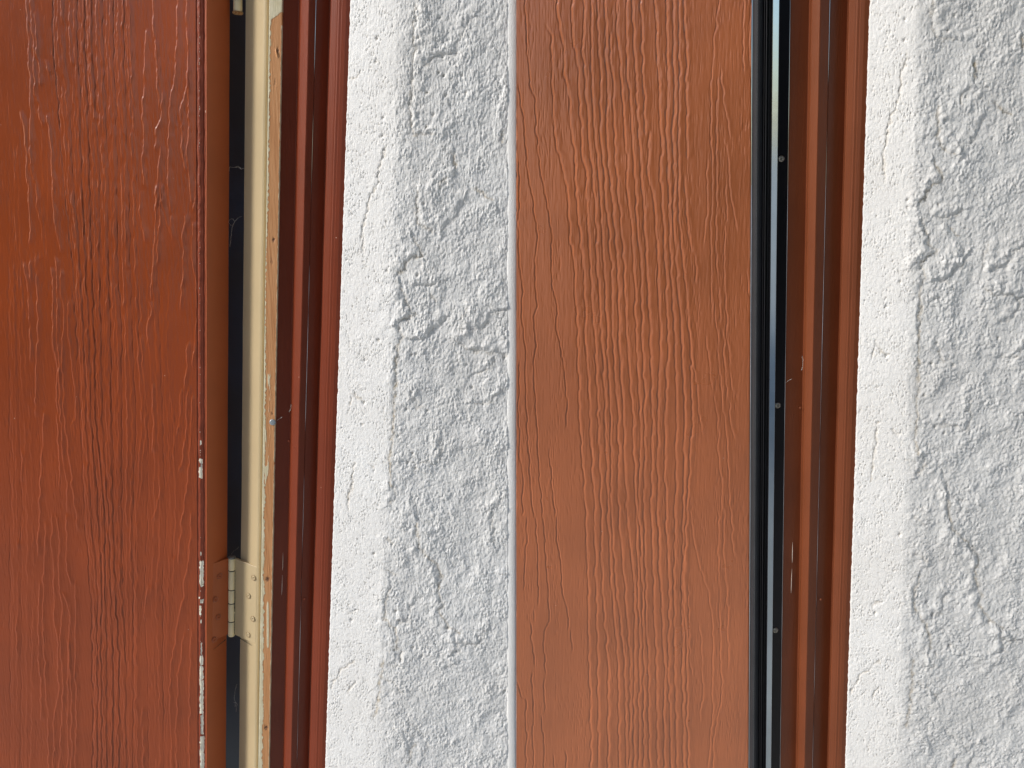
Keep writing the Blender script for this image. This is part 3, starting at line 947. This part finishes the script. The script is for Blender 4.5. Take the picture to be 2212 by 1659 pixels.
def bead():
    nrow, ncol = 1500, 26
    zz = np.linspace(ZB, ZT, nrow)
    x0, x1 = lx(A, 425.0, 0.034), lx(A, 445.0, 0.032)
    Z = np.tile(zz[:, None], (1, ncol)); T = np.tile(np.linspace(0, 1, ncol), (nrow, 1))
    X = x0 + (x1 - x0) * T
    PX, PY = A.pix(X, X * 0 + 0.033, Z)
    u = T + 0.05 * fbm(Z * 60, T * 0, 5, 3)
    prof = -0.9 * np.exp(-((u - 0.10) / 0.07) ** 2) + 0.7 * np.exp(-((u - 0.38) / 0.16) ** 2) - 1.0 * np.exp(-((u - 0.78) / 0.07) ** 2) + 0.5 * smooth(0.84, 0.95, u) * (1 - smooth(0.97, 1.0, u))
    lum = 0.25 * fbm(Z * 170, T * 2, 9, 3)
    h = prof + lum * np.exp(-((u - 0.38) / 0.2) ** 2)
    spots = [(1722, 1740, .42, .10), (1756, 1762, .4, .07), (1766, 1770, .4, .07), (1790, 1812, .42, .18), (1812, 1870, .5, .08), (1824, 1868, .38, .18),
             (2155, 2172, .4, .07), (2190, 2292, .48, .22), (2330, 2340, .25, .10), (2340, 2358, .5, .18), (2366, 2405, .33, .12), (2420, 2436, .4, .08),
             (2510, 2560, .45, .08), (2560, 2600, .45, .18), (2600, 2790, .45, .22), (2790, 2870, .5, .15), (2875, 3100, .5, .26), (430, 440, 1.0, .1), (1040, 1046, 1.0, .08)]
    ns = fbm(PX / 7, PY / 11, 31, 3)
    peel = np.zeros(X.shape)
    for a, b, c, hw in spots:
        v = np.minimum(smooth(a - 3, a + 5, PY), 1 - smooth(b - 5, b + 3, PY)) * np.exp(-((T - c) / hw) ** 4)
        peel = np.maximum(peel, v)
    peel = np.clip(peel * 1.0 + 0.55 * ns * (peel > 0.05), 0, 1)
    faint = 0.62 * np.exp(-((u - 0.36) / 0.06) ** 2) * smooth(0.25, 0.45, perlin(PY / 9, PX / 9, 77)) * (PY < 2700)
    peel = np.maximum(peel, faint)
    D = 0.0335 - h / 1000 + 0.0004 * smooth(0.45, 0.55, peel)
    grid_obj('edge_bead', A.world(X, D, Z), M['peel'], door, {'peel': peel})


bead()
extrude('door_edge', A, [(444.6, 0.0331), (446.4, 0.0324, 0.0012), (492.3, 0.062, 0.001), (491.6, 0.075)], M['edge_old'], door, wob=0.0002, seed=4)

# ------------------------------------------------------------------ old frame
frame = tag(empty('doorway', A.world(lx(A, 640, 0.03), 0.03, ZB)),
            'maroon moulded doorway frame with cream hinge jamb and bare wood strip beside the gap', 'doorway')


def jamb_profile():
    p = [(523.8, 0.110, 0.0005), (524.2, 0.0625, 0.0012)]
    for k in range(1, 10):
        t = k / 9
        d = 0.0625 - 0.030 * t + 0.0045 * math.sin(t * math.pi) - 0.006 * math.sin(t * math.pi) ** 2 * (1 if t > .5 else .6)
        p.append((524.2 + (569.0 - 524.2) * t, d, 0.02))
    return p


extrude('hinge_jamb', A, [(523.8, 0.110), (524.2, 0.0625, 0.0015), (560, 0.0395, 0.012), (566, 0.0392, 0.006), (569.3, 0.0412, 0.003), (569.6, 0.046)],
        M['cream'], frame, wob=0.0002, seed=6)


def wood_strip():
    nrow, ncol = 1500, 34
    zz = np.linspace(ZB, ZT, nrow)
    x0, x1 = lx(A, 569.2, 0.030), lx(A, 596.3, 0.030)
    Z = np.tile(zz[:, None], (1, ncol)); T = np.tile(np.linspace(0, 1, ncol), (nrow, 1))
    X = x0 + (x1 - x0) * T
    X = X + 0.0003 * fbm(Z * 70, T * 0, 15, 3) * (T > .9)
    PX, PY = A.pix(X, X * 0 + 0.030, Z)
    xl, _ = A.pix(np.full_like(X, x0), X * 0 + 0.03, Z)
    ys = [0, 42, 78, 600, 700, 900, 1000, 1150, 1300, 1700, 1800, 2000, 2200, 2600, 3000]
    wd = [60, 60, 8, 8, 9, 6, 4, 3, 6, 10, 11, 11, 12, 16, 17]
    bw = np.interp(PY, ys, wd) + 4.5 * fbm(PY / 14, PX / 40, 3, 3) + 4 * perlin(PY / 60, PX * 0, 8) * smooth(1200, 1500, PY)
    pm = 0.5 + (bw - (PX - xl)) / 5.0
    # lighter paint streaks left on the wood further down
    st = smooth(0.15, 0.45, fbm(PX / 7, PY / 90, 21, 3)) * smooth(1250, 1500, PY) * (1 - smooth(1900, 2100, PY)) * 0.62 * (T < .6)
    st2 = np.exp(-((PX - (1046 + (PY - 2400) * 0.004)) / 5) ** 4) * smooth(2300, 2400, PY) * (1 - smooth(2500, 2560, PY))
    xr, _ = A.pix(np.full_like(X, x1), X * 0 + 0.03, Z)
    rim = smooth(4.5, 1.5, xr - PX + 2 * fbm(PY / 30, PX * 0, 12, 3)) * (PY > 100)
    pm = np.maximum.reduce([np.clip(pm, 0, 1), st, st2, rim])
    pm[:, 0] = 1
    knot = np.zeros(X.shape)
    hk = np.zeros(X.shape)
    for kx, ky, ra, rb, st_ in [(1086, 196, 4, 13, .8), (1069, 936, 5, 8, .9), (1063, 1615, 2.5, 5, 1), (1045, 2262, 8, 9, .9), (1040, 2843, 7, 9, .9), (1062, 1020, 4, 14, .35), (1074, 320, 4, 16, .3)]:
        r = np.hypot((PX - kx + 4 * perlin(PX / 6, PY / 6, 61)) / ra, (PY - ky + 5 * perlin(PX / 6, PY / 6, 62)) / rb)
        knot = np.maximum(knot, st_ * np.exp(-r ** 4))
        hk -= 0.9 * st_ * np.exp(-r ** 2)
    # drawn nail scar splinter above the knot
    r = np.hypot((PX - 1080 - (PY - 205) * 0.25) / 3.5, (PY - 208) / 16)
    hk += 1.2 * np.exp(-r ** 4)
    h = hk + 0.10 * fbm(X * 2200, Z * 60, 17, 3) + 0.22 * smooth(0.4, 0.6, pm) - 0.8 * smooth(0.06, 0.0, T) - 0.8 * smooth(0.95, 1, T)
    D = 0.030 - h / 1000
    D[:, 0] += 0.014; D[:, -1] += 0.010
    grid_obj('wood_strip', A.world(X, D, Z), M['wood'], frame, {'paint': pm, 'knot': knot})


wood_strip()


def frame_profiles(asm, px, mat, parent, seed):
    """px: six picture columns at mid height: start, ridge, ridge end, joint, flange, outer edge"""
    a, b, c, d_, e, f = px
    g = (f - e)
    extrude('casing', asm, [(a, 0.046), (a + 0.2, 0.0335, 0.0006), (b - 2, 0.0385, 0.003), (b - 0.2, 0.0372, 0.0008), (b + 1.8, 0.0315, 0.0016), (c - 1.5, 0.0235, 0.0012), (c + 1, 0.0238, 0.0012),
                            (d_ - 0.3, 0.0268, 0.0006), (d_ - 0.1, 0.0295)], mat, parent, wob=0.00015, seed=seed)
    extrude('brick_moulding', asm, [(d_ + 0.1, 0.0295), (d_ + 0.3, 0.0274, 0.0006), (e - 1.0, 0.0352, 0.0008), (e + 0.6, 0.0245, 0.001), (e + g * .32, 0.0212, 0.002), (e + g * .38, 0.0208, 0.001),
                                    (e + g * .44, 0.0200, 0.0006), (e + g * .56, 0.0197, 0.001), (e + g * .60, 0.0193, 0.0006), (e + g * .80, 0.0186, 0.003), (f + 3, 0.0192)], mat, parent, wob=0.00015, seed=seed + 3)


frame_profiles(A, (596.5, 630.5, 648.7, 662, 691, 729), M['frame_old'], frame, 21)


def local_basis(asm, nx, ny):
    """orthonormal world axes for a face whose outward normal in the assembly plan is (nx, ny)"""
    n = nx * asm.X + ny * asm.Y
    n = n / np.linalg.norm(n)
    u = np.cross(asm.Z, n)
    u = u / np.linalg.norm(u)
    return u, asm.Z, n


def screw(name, pos, basis, r, mat, parent, dome=0.35, cross=True, rot=0.3):
    u, v, n = basis
    nr, na = 11, 36
    vs_, fs = [], []
    for i in range(nr):
        rr = r * i / (nr - 1)
        for k in range(na):
            a = 2 * math.pi * k / na
            x, y = rr * math.cos(a), rr * math.sin(a)
            hh = dome * r * math.sqrt(max(0, 1 - (rr / r) ** 2 * 0.92)) * 0.7
            if cross:
                ca, sa = math.cos(rot), math.sin(rot)
                cx, cy = x * ca + y * sa, -x * sa + y * ca
                if rr < 0.62 * r and (abs(cx) < 0.13 * r or abs(cy) < 0.13 * r):
                    hh -= 0.42 * r * (1 - rr / (0.75 * r))
            if i == nr - 1:
                hh = -0.1 * r
            vs_.append(pos + u * x + v * y + n * hh)
    for i in range(nr - 1):
        for k in range(na):
            a, b = i * na + k, i * na + (k + 1) % na
            fs.append((a, a + na, b + na, b))
    return mesh_obj(name, np.array(vs_), fs, mat, parent)


def ring(name, pos, basis, r, mat, parent, t=0.00035):
    """thin raised ring of paint round a painted screw"""
    u, v, n = basis
    vs_, fs = [], []
    na, nb = 36, 8
    for k in range(na):
        a = 2 * math.pi * k / na
        for j in range(nb):
            b = 2 * math.pi * j / nb
            rr = r + t * math.cos(b)
            vs_.append(pos + (u * math.cos(a) + v * math.sin(a)) * rr + n * t * 0.8 * math.sin(b))
    for k in range(na):
        for j in range(nb):
            fs.append((k * nb + j, ((k + 1) % na) * nb + j, ((k + 1) % na) * nb + (j + 1) % nb, k * nb + (j + 1) % nb))
    return mesh_obj(name, np.array(vs_), fs, mat, parent)


def tube(name, pts, r, mat, parent=None, n=6):
    pts = [np.asarray(p, float) for p in pts]
    vs_, fs = [], []
    for i, p in enumerate(pts):
        t = pts[min(i + 1, len(pts) - 1)] - pts[max(i - 1, 0)]
        t = t / (np.linalg.norm(t) + 1e-12)
        a = np.cross(t, [0.3, 1, 0.2]); a /= np.linalg.norm(a)
        b = np.cross(t, a)
        rr = r[i] if hasattr(r, '__len__') else r
        for k in range(n):
            an = 2 * math.pi * k / n
            vs_.append(p + (a * math.cos(an) + b * math.sin(an)) * rr)
    for i in range(len(pts) - 1):
        for k in range(n):
            fs.append((i * n + k, i * n + (k + 1) % n, (i + 1) * n + (k + 1) % n, (i + 1) * n + k))
    return vs_, fs


def lathe(asm, cx, cy, prof, seed=0, bump=0.0):
    """revolve (radius, z) round the jamb direction"""
    na = 32
    vs_, fs = [], []
    for i, (r, z) in enumerate(prof):
        for k in range(na):
            a = 2 * math.pi * k / na
            rr = r * (1 + bump * math.sin(k * 2.3 + z * 900 + seed) * math.sin(z * 1700 + k))
            vs_.append(asm.world(cx + rr * math.cos(a), cy + rr * math.sin(a), z))
    for i in range(len(prof) - 1):
        for k in range(na):
            a, b = i * na + k, i * na + (k + 1) % na
            fs.append((a, b, b + na, a + na))
    return vs_, fs


# ------------------------------------------------------------------ hinges
PIN_D = 0.0600
pin_x = lx(A, 503.6, PIN_D)


def zat(px_full, py_full, d):
    return A.P(px_full / 4000 * 2212, py_full / 4000 * 2212, d)[1]


def plate(asm, p0, p1, z0, z1, th, r=0.002):
    """thin plate lying on the plan segment p0-p1 (local x, depth) between heights, raised th towards the viewer"""
    p0, p1 = np.array(p0), np.array(p1)
    d = (p1 - p0) / np.linalg.norm(p1 - p0)
    n = np.array([d[1], -d[0]])
    if n[1] > 0:
        n = -n
    vs_, fs = [], []
    outl = []
    Lw = np.linalg.norm(p1 - p0)
    for cx_, cz_, a0 in ((Lw - r, z1 - r, 0), (r, z1 - r, 90), (r, z0 + r, 180), (Lw - r, z0 + r, 270)):
        for k in range(5):
            a = math.radians(a0 + k * 22.5)
            outl.append((cx_ + r * math.cos(a), cz_ + r * math.sin(a)))
    m = len(outl)
    cen = (Lw / 2, (z0 + z1) / 2)
    for lift, ins in ((-0.002, 0.0), (th - 0.0003, 0.0), (th, 0.0004)):
        for (s, z) in outl:
            s2 = s + (cen[0] - s) * ins / (Lw / 2); z2 = z - math.copysign(ins, z - cen[1])
            q_ = p0 + d * s2 + n * lift
            vs_.append(asm.world(q_[0], q_[1], z2))
    for l in range(2):
        for k in range(m):
            a, b = l * m + k, l * m + (k + 1) % m
            fs.append((a, b, b + m, a + m))
    fs.append(tuple(2 * m + k for k in range(m)))
    return vs_, fs, n


def face_point(pxf, pyf, e0, e1):
    """point on the plan line e0-e1 ((x, d) pairs) seen through a photograph pixel"""
    px, py = pxf / 4000 * 2212, pyf / 4000 * 2212
    e0, e1 = np.array(e0), np.array(e1)
    lo, hi = 0.0, 1.0
    t = 0.5
    for _ in range(40):
        p = e0 + (e1 - e0) * t
        x, z = A.P(px, py, p[1])
        f = (x - e0[0]) / (e1[0] - e0[0])
        t = t + (f - t) * 0.5
    p = e0 + (e1 - e0) * t
    return p[0], p[1], A.P(px, py, p[1])[1]


EL0 = (lx(A, 446.4, 0.0324), 0.0324); EL1 = (lx(A, 492.3, 0.062), 0.062)
JR0 = (lx(A, 524.2, 0.0625), 0.0625); JR1 = (lx(A, 563, 0.041), 0.041)


def make_hinge(zs, label, low):
    """zs: heights of the knuckle joints from the top down"""
    hp = empty('hinge', np.zeros(3))
    hp.parent = door
    hp.location = tuple(-np.array(door.location) + A.world(pin_x, PIN_D, zs[-1]))
    hp['label'] = label
    R_ = 0.0042 if low else 0.0047
    for i in range(len(zs) - 1):
        zt_, zb_ = zs[i] - 0.00018, zs[i + 1] + 0.00018
        prof = [(0.001, zb_), (R_ - 0.0004, zb_), (R_, zb_ + 0.0004), (R_, (zt_ + zb_) / 2), (R_, zt_ - 0.0004), (R_ - 0.0004, zt_), (0.001, zt_)]
        v_, f_ = lathe(A, pin_x, PIN_D, prof, i, 0.012)
        mesh_obj('knuckle', v_, f_, M['hinge_cream'], hp)
    for z in zs[1:-1]:            # grime in the joints
        v_, f_ = lathe(A, pin_x, PIN_D, [(R_ - 0.0006, z - 0.0006), (R_ + 0.00010, z - 0.00055), (R_ + 0.00010, z + 0.0005), (R_ - 0.0006, z + 0.0006)], z * 99, 0.05)
        mesh_obj('joint_grime', v_, f_, M['grime'], hp)
    # pin
    zt_ = zs[0]
    v_, f_ = lathe(A, pin_x, PIN_D, [(0.0, zt_ + 0.0030), (0.0025, zt_ + 0.0028), (0.0044, zt_ + 0.0019), (0.0047, zt_ + 0.0008), (0.0040, zt_ - 0.0002), (0, zt_ - 0.0003)])
    mesh_obj('pin_cap', v_, f_, M['cap'], hp)
    zb_ = zs[-1]
    v_, f_ = lathe(A, pin_x, PIN_D, [(r_ * (1 if low else 1.32), zb_ - z_) for r_, z_ in ((0.0036, -0.0005), (0.0043, 0.0002), (0.0043, 0.0015), (0.0034, 0.0027), (0.0017, 0.0028), (0.0012, 0.002), (0, 0.002))], 3, 0.03)
    mesh_obj('pin_tip', v_, f_, M['rust' if not low else 'hinge_cream'], hp)
    return hp


zs = [zat(911, y, PIN_D - 0.004) for y in (2186, 2233, 2308, 2361, 2432, 2483)]
hinge = make_hinge(zs, 'cream painted butt hinge with dark grime in its knuckles', True)
v_, f_, nl = plate(A, (lx(A, 458, 0.0410), 0.0410), (pin_x - 0.0030, PIN_D + 0.001), zs[-1] - 0.0003, zs[0], 0.0008)
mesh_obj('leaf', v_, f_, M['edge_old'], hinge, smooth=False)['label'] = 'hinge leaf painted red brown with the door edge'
v_, f_, nr_ = plate(A, (pin_x + 0.0030, PIN_D + 0.001), (lx(A, 561, 0.0404), 0.0404), zs[-1] - 0.0003, zs[0], 0.0010)
mesh_obj('leaf', v_, f_, M['cream'], hinge, smooth=False)['label'] = 'cream hinge leaf on the jamb'
# grime line where the leaves meet their lower mortise
SL0, SL1 = (lx(A, 458, 0.0399), 0.0399), (pin_x - 0.0030, PIN_D + 0.001)
SR0, SR1 = (pin_x + 0.0030, PIN_D + 0.001), (lx(A, 560, 0.0398), 0.0398)
bl = local_basis(A, nl[0], nl[1]); br = local_basis(A, nr_[0], nr_[1])
for (xf, yf) in [(857, 2250), (841, 2341), (852, 2410), (837, 2498)]:
    x, d, z = face_point(xf, yf, SL0, SL1)
    pos = A.world(x, d, z) + bl[2] * 0.0009
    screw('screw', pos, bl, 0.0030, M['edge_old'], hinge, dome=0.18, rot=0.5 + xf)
    ring('screw_rim', pos, bl, 0.0034, M['rim_red'], hinge)
for (xf, yf) in [(993, 2256), (973, 2326), (990, 2416), (972, 2478)]:
    x, d, z = face_point(xf, yf, SR0, SR1)
    pos = A.world(x, d, z) + br[2] * 0.0013
    screw('screw', pos, br, 0.0030, M['cream'], hinge, dome=0.2, rot=0.4 + xf)
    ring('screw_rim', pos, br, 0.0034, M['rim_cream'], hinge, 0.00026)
for seg, nn, y0f, m_ in ((((881, 2498), (832, 2538)), nl, 0, 'grime'), (((937, 2492), (985, 2522)), nr_, 0, 'grime')):
    s0, s1 = (SL0, SL1) if m_ and seg[0][0] < 900 else (SR0, SR1)
    b_ = bl if seg[0][0] < 900 else br
    pts, rr = [], []
    for k in range(14):
        t = k / 13
        xf = seg[0][0] + (seg[1][0] - seg[0][0]) * t; yf = seg[0][1] + (seg[1][1] - seg[0][1]) * t
        x, d, z = face_point(xf, yf, s0, s1)
        pts.append(A.world(x, d, z) + b_[2] * 0.0003 + A.Z * 0.0003 * math.sin(k * 2.1))
        rr.append(0.0007 * (0.5 + 0.5 * math.sin(k * 1.7) ** 2) * (1 - 0.75 * t))
    v_, f_ = tube('g', pts, rr, None)
    mesh_obj('mortise_grime', v_, f_, M['grime'], hinge)

for (ya, yb, rr0) in ((2236, 2304, 0.00022), (2309, 2392, 0.00055), (2400, 2430, 0.0003), (2436, 2480, 0.0003)):
    pts, rr = [], []
    for k in range(12):
        zf = zat(911, ya + (yb - ya) * k / 11, PIN_D - 0.004)
        pts.append(A.world(pin_x + 0.0042, PIN_D - 0.0014 + 0.0002 * math.sin(k * 2.3), zf))
        rr.append(rr0 * (0.55 + 0.6 * math.sin(k * 1.9 + ya) ** 2))
    v_, f_ = tube('g', pts, rr, None)
    mesh_obj('knuckle_grime', v_, f_, M['grime'], hinge)

# upper hinge: only the rusty lower tip of its pin comes into the picture
zu = zat(928, 44, PIN_D - 0.004)
_px = pin_x
pin_x = A.P(929 / 4000 * 2212, 44 / 4000 * 2212, PIN_D)[0]
zsu = [zu + 0.089, zu + 0.075, zu + 0.053, zu + 0.037, zu + 0.016, zu]
hinge2 = make_hinge(zsu, 'upper hinge with a rusty pin tip', False)
v_, f_, _ = plate(A, (lx(A, 462, 0.0424), 0.0424), (pin_x - 0.0030, PIN_D + 0.001), zu + 0.020, zu + 0.088, 0.0008)
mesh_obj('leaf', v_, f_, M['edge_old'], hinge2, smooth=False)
v_, f_, _ = plate(A, (pin_x + 0.0025, PIN_D), (lx(A, 558, 0.0412), 0.0412), zu + 0.018, zu + 0.088, 0.0014)
mesh_obj('leaf', v_, f_, M['cream'], hinge2, smooth=False)
pin_x = _px

# nail head in the bare wood
x, z = A.P(1065 / 4000 * 2212, 1650 / 4000 * 2212, 0.0295)
screw('nail_head', A.world(x, 0.0296, z), local_basis(A, 0.15, -1), 0.0037, M['nail'], frame, dome=0.25, cross=False)
# paint chips and dents on the mouldings
def chip(asm, pts_full, d, r, parent, mat):
    P_ = []
    for (xf, yf) in pts_full:
        x, z = asm.P(xf / 4000 * 2212, yf / 4000 * 2212, d)
        P_.append(asm.world(x, d, z))
    v_, f_ = tube('c', P_, [r * (0.3 if i in (0, len(P_) - 1) else 1) for i in range(len(P_))], None, 5)
    return mesh_obj('paint_chip', v_, f_, mat, parent)


chip(A, [(1105.5, 2159), (1105, 2190), (1104.5, 2215), (1103, 2228)], 0.0354, 0.00030, frame, M['chip'])
chip(A, [(1103, 2246), (1102, 2280), (1101, 2310), (1100, 2324)], 0.0354, 0.00030, frame, M['chip'])
for (xf, yf) in [(1127, 1725), (1152, 1750), (1189, 2343), (1165, 1895)]:
    x, z = A.P(xf / 4000 * 2212, yf / 4000 * 2212, 0.034 if xf < 1130 else 0.026)
    screw('paint_nib', A.world(x, 0.0355 if xf < 1130 else 0.0275, z), local_basis(A, 0, -1), 0.0013, M['frame_old'], frame, dome=0.6, cross=False)

# dark surface seen through the gap
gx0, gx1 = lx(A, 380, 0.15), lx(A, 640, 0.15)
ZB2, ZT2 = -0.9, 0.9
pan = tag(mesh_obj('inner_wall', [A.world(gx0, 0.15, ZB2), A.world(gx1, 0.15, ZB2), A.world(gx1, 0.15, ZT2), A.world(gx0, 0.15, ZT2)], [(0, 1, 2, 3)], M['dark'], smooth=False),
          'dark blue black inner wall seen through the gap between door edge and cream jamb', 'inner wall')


# cobwebs
def web(segs_full, d, label, r=0.00012, asm=A, group=None, seed=0):
    rng = np.random.RandomState(seed)
    V_, F_ = [], []
    for seg in segs_full:
        P_ = []
        for i in range(len(seg) - 1):
            (xa, ya), (xb, yb) = seg[i], seg[i + 1]
            for k in range(6):
                t = k / 6
                P_.append((xa + (xb - xa) * t + rng.randn() * 0.8, ya + (yb - ya) * t + rng.randn() * 0.8))
        P_.append(seg[-1])
        W_ = []
        for j, (xf, yf) in enumerate(P_):
            dd = d + 0.001 * math.sin(j)
            x, z = asm.P(xf / 4000 * 2212, yf / 4000 * 2212, dd)
            W_.append(asm.world(x, dd, z))
        v_, f_ = tube('w', W_, [r * (0.6 + 1.2 * rng.rand()) for _ in W_], None, 4)
        off = len(V_)
        V_ += v_; F_ += [tuple(a + off for a in f) for f in f_]
    o = mesh_obj('cobweb', V_, F_, M['web'])
    return tag(o, label, 'cobweb', group)


web([[(893, 662), (897, 653), (918, 654), (930, 649), (944, 660), (956, 656)], [(918, 652), (932, 655), (944, 661)], [(896, 653), (892, 690)]], 0.07,
    'short horizontal dusty cobweb strand across the dark gap', seed=1)
web([[(945, 845), (928, 852), (916, 868), (905, 895), (903, 930), (898, 965)], [(912, 872), (906, 892), (901, 928), (897, 960)], [(895, 862), (902, 855), (911, 856), (916, 866), (912, 878), (901, 880), (895, 872), (895, 862)]], 0.07,
    'curled cobweb hanging in the dark gap with a small loop', r=0.00011, seed=2)
web([[(903, 2168), (910, 2155), (922, 2147), (934, 2137)]], 0.06, 'thin cobweb thread above the lower hinge pin', r=0.00007, seed=3)
web([[(926, 2672), (920, 2690), (914, 2735), (926, 2750), (922, 2780)], [(912, 2742), (920, 2745), (918, 2760)]], 0.07, 'small cobweb scrap low in the gap under the hinge', seed=4)
web([[(1136, 1580), (1137, 1595), (1134, 1602), (1129, 1609)], [(1082, 1643), (1090, 1637), (1102, 1629)]], 0.0325, 'tiny cobweb tuft on the maroon casing beside the nail', r=0.00016, seed=5)
web([[(3134, 1390), (3136, 1410), (3136, 1430), (3131, 1446)], [(3070, 1495), (3080, 1487), (3093, 1480)]], 0.0325, 'tiny cobweb tuft on the brown casing beside the black seal', r=0.00016, asm=B, seed=6)

# ------------------------------------------------------------------ the repainted door with its new seal
door2 = tag(empty('door', B.world(lx(B, 1400, 0.04), 0.045, ZB)),
            'freshly painted terracotta door with bold embossed wood grain, closed against a black seal', 'door')
zzr = np.linspace(ZB, ZT, 860)
xt, zt_ = B.P(1115.3, 17, 0.04); xb, zb_ = B.P(1115.3, 1642, 0.04)
xl = xb + (xt - xb) * (zzr - zb_) / (zt_ - zb_)
dB = lambda X, Z: 0.040 + 0 * X
X, D, Z, ZX, ZY = grain(B, xl, np.full(860, lx(B, 1622.3, 0.040)), dB, 430, 860, right_lines, 31, 2000)
D[:, -3:] += np.array([0.0002, 0.0008, 0.003])
grid_obj('door_skin', B.world(X, D, Z), M['door_new'], door2)

frame2 = tag(empty('doorway', B.world(lx(B, 1760, 0.03), 0.03, ZB)),
             'brown moulded doorway frame with black weatherstrip, right of the terracotta door', 'doorway')
frame_profiles(B, (1696.2, 1736, 1756, 1774, 1811, 1851), M['frame_new'], frame2, 41)
chip(B, [(3096, 2119), (3095.5, 2150), (3095, 2180), (3094.5, 2199)], 0.0354, 0.00032, frame2, M['chip'])
chip(B, [(3093.5, 2223), (3092, 2260), (3091, 2295), (3090, 2316)], 0.0354, 0.00032, frame2, M['chip'])
for (xf, yf) in [(3129, 1595), (3170, 1380), (3198, 2330)]:
    x, z = B.P(xf / 4000 * 2212, yf / 4000 * 2212, 0.034)
    screw('paint_nib', B.world(x, 0.0357 if xf < 3140 else 0.026, z), local_basis(B, 0, -1), 0.0014, M['frame_new'], frame2, dome=0.6, cross=False)

strip = empty('weatherstrip', np.zeros(3)); strip.parent = frame2
strip.location = tuple(np.array(B.world(lx(B, 1670, 0.03), 0.03, 0)) - np.array(frame2.location))
extrude('seal_bulb', B, [(1621.5, 0.048), (1623.5, 0.0415, 0.001), (1625.8, 0.0345, 0.003), (1631, 0.0318, 0.003), (1637, 0.0322, 0.004), (1643.5, 0.036, 0.002), (1644.5, 0.041)],
        M['rubber'], strip, wob=0.0001, seed=51)
extrude('seal_fin', B, [(1644, 0.041), (1644.8, 0.0345, 0.0006), (1646.4, 0.0335, 0.0006), (1647.4, 0.038, 0.0005), (1649.4, 0.0335, 0.0006), (1651.2, 0.0332, 0.0006), (1652.2, 0.039, 0.0004), (1654.5, 0.0355, 0.0006), (1660.0, 0.036, 0.001), (1660.4, 0.04)],
        M['rubber_dark'], strip, seed=52)
extrude('aluminium_strip', B, [(1659.8, 0.042), (1660.2, 0.0305, 0.0005), (1661.8, 0.0292, 0.0006), (1662.2, 0.0300, 0.0005), (1674.6, 0.0282, 0.0003), (1675.4, 0.0290, 0.0005), (1675.8, 0.034)],
        M['alu'], strip, wob=0.00003, seed=53)
extrude('polished_face', B, [(1662.0, 0.0292), (1662.2, 0.0284, 0.0003), (1674.4, 0.0268, 0.0003), (1674.6, 0.0276)], M['polished'], strip, wob=0.00008, seed=55)
extrude('aluminium_flange', B, [(1675.2, 0.034), (1675.5, 0.0322, 0.0003), (1695.2, 0.0328, 0.0004), (1696.0, 0.036)], M['alu_flat'], strip, wob=0.00003, seed=54)
# stitched line along the woven bulb: real little stitches, one mesh
V_, F_ = [], []
xs_ = lx(B, 1632.2, 0.0315)
zc = ZB
while zc < ZT:
    c0 = B.world(xs_, 0.0314, zc)
    o_ = len(V_)
    a, b_, h_ = 0.00022, 0.00040, 0.00022
    for (du, dv, dn) in ((-a, -b_, 0), (a, -b_, 0), (a, b_, 0), (-a, b_, 0), (0, 0, h_)):
        V_.append(c0 + B.X * du + B.Z * dv - B.Y * dn)
    F_ += [(o_, o_ + 1, o_ + 4), (o_ + 1, o_ + 2, o_ + 4), (o_ + 2, o_ + 3, o_ + 4), (o_ + 3, o_, o_ + 4)]
    zc += 0.0014
tag(mesh_obj('stitching', np.array(V_), F_, M['stitch'], strip), kind='stuff')
for (xf, yf) in [(3053, 620), (3039, 1585), (3030, 2464)]:
    x, z = B.P(xf / 4000 * 2212, yf / 4000 * 2212, 0.031)
    screw('screw', B.world(x, 0.0322, z), local_basis(B, 0, -1), 0.0034, M['steel'], strip, dome=0.55, rot=xf * 1.0)
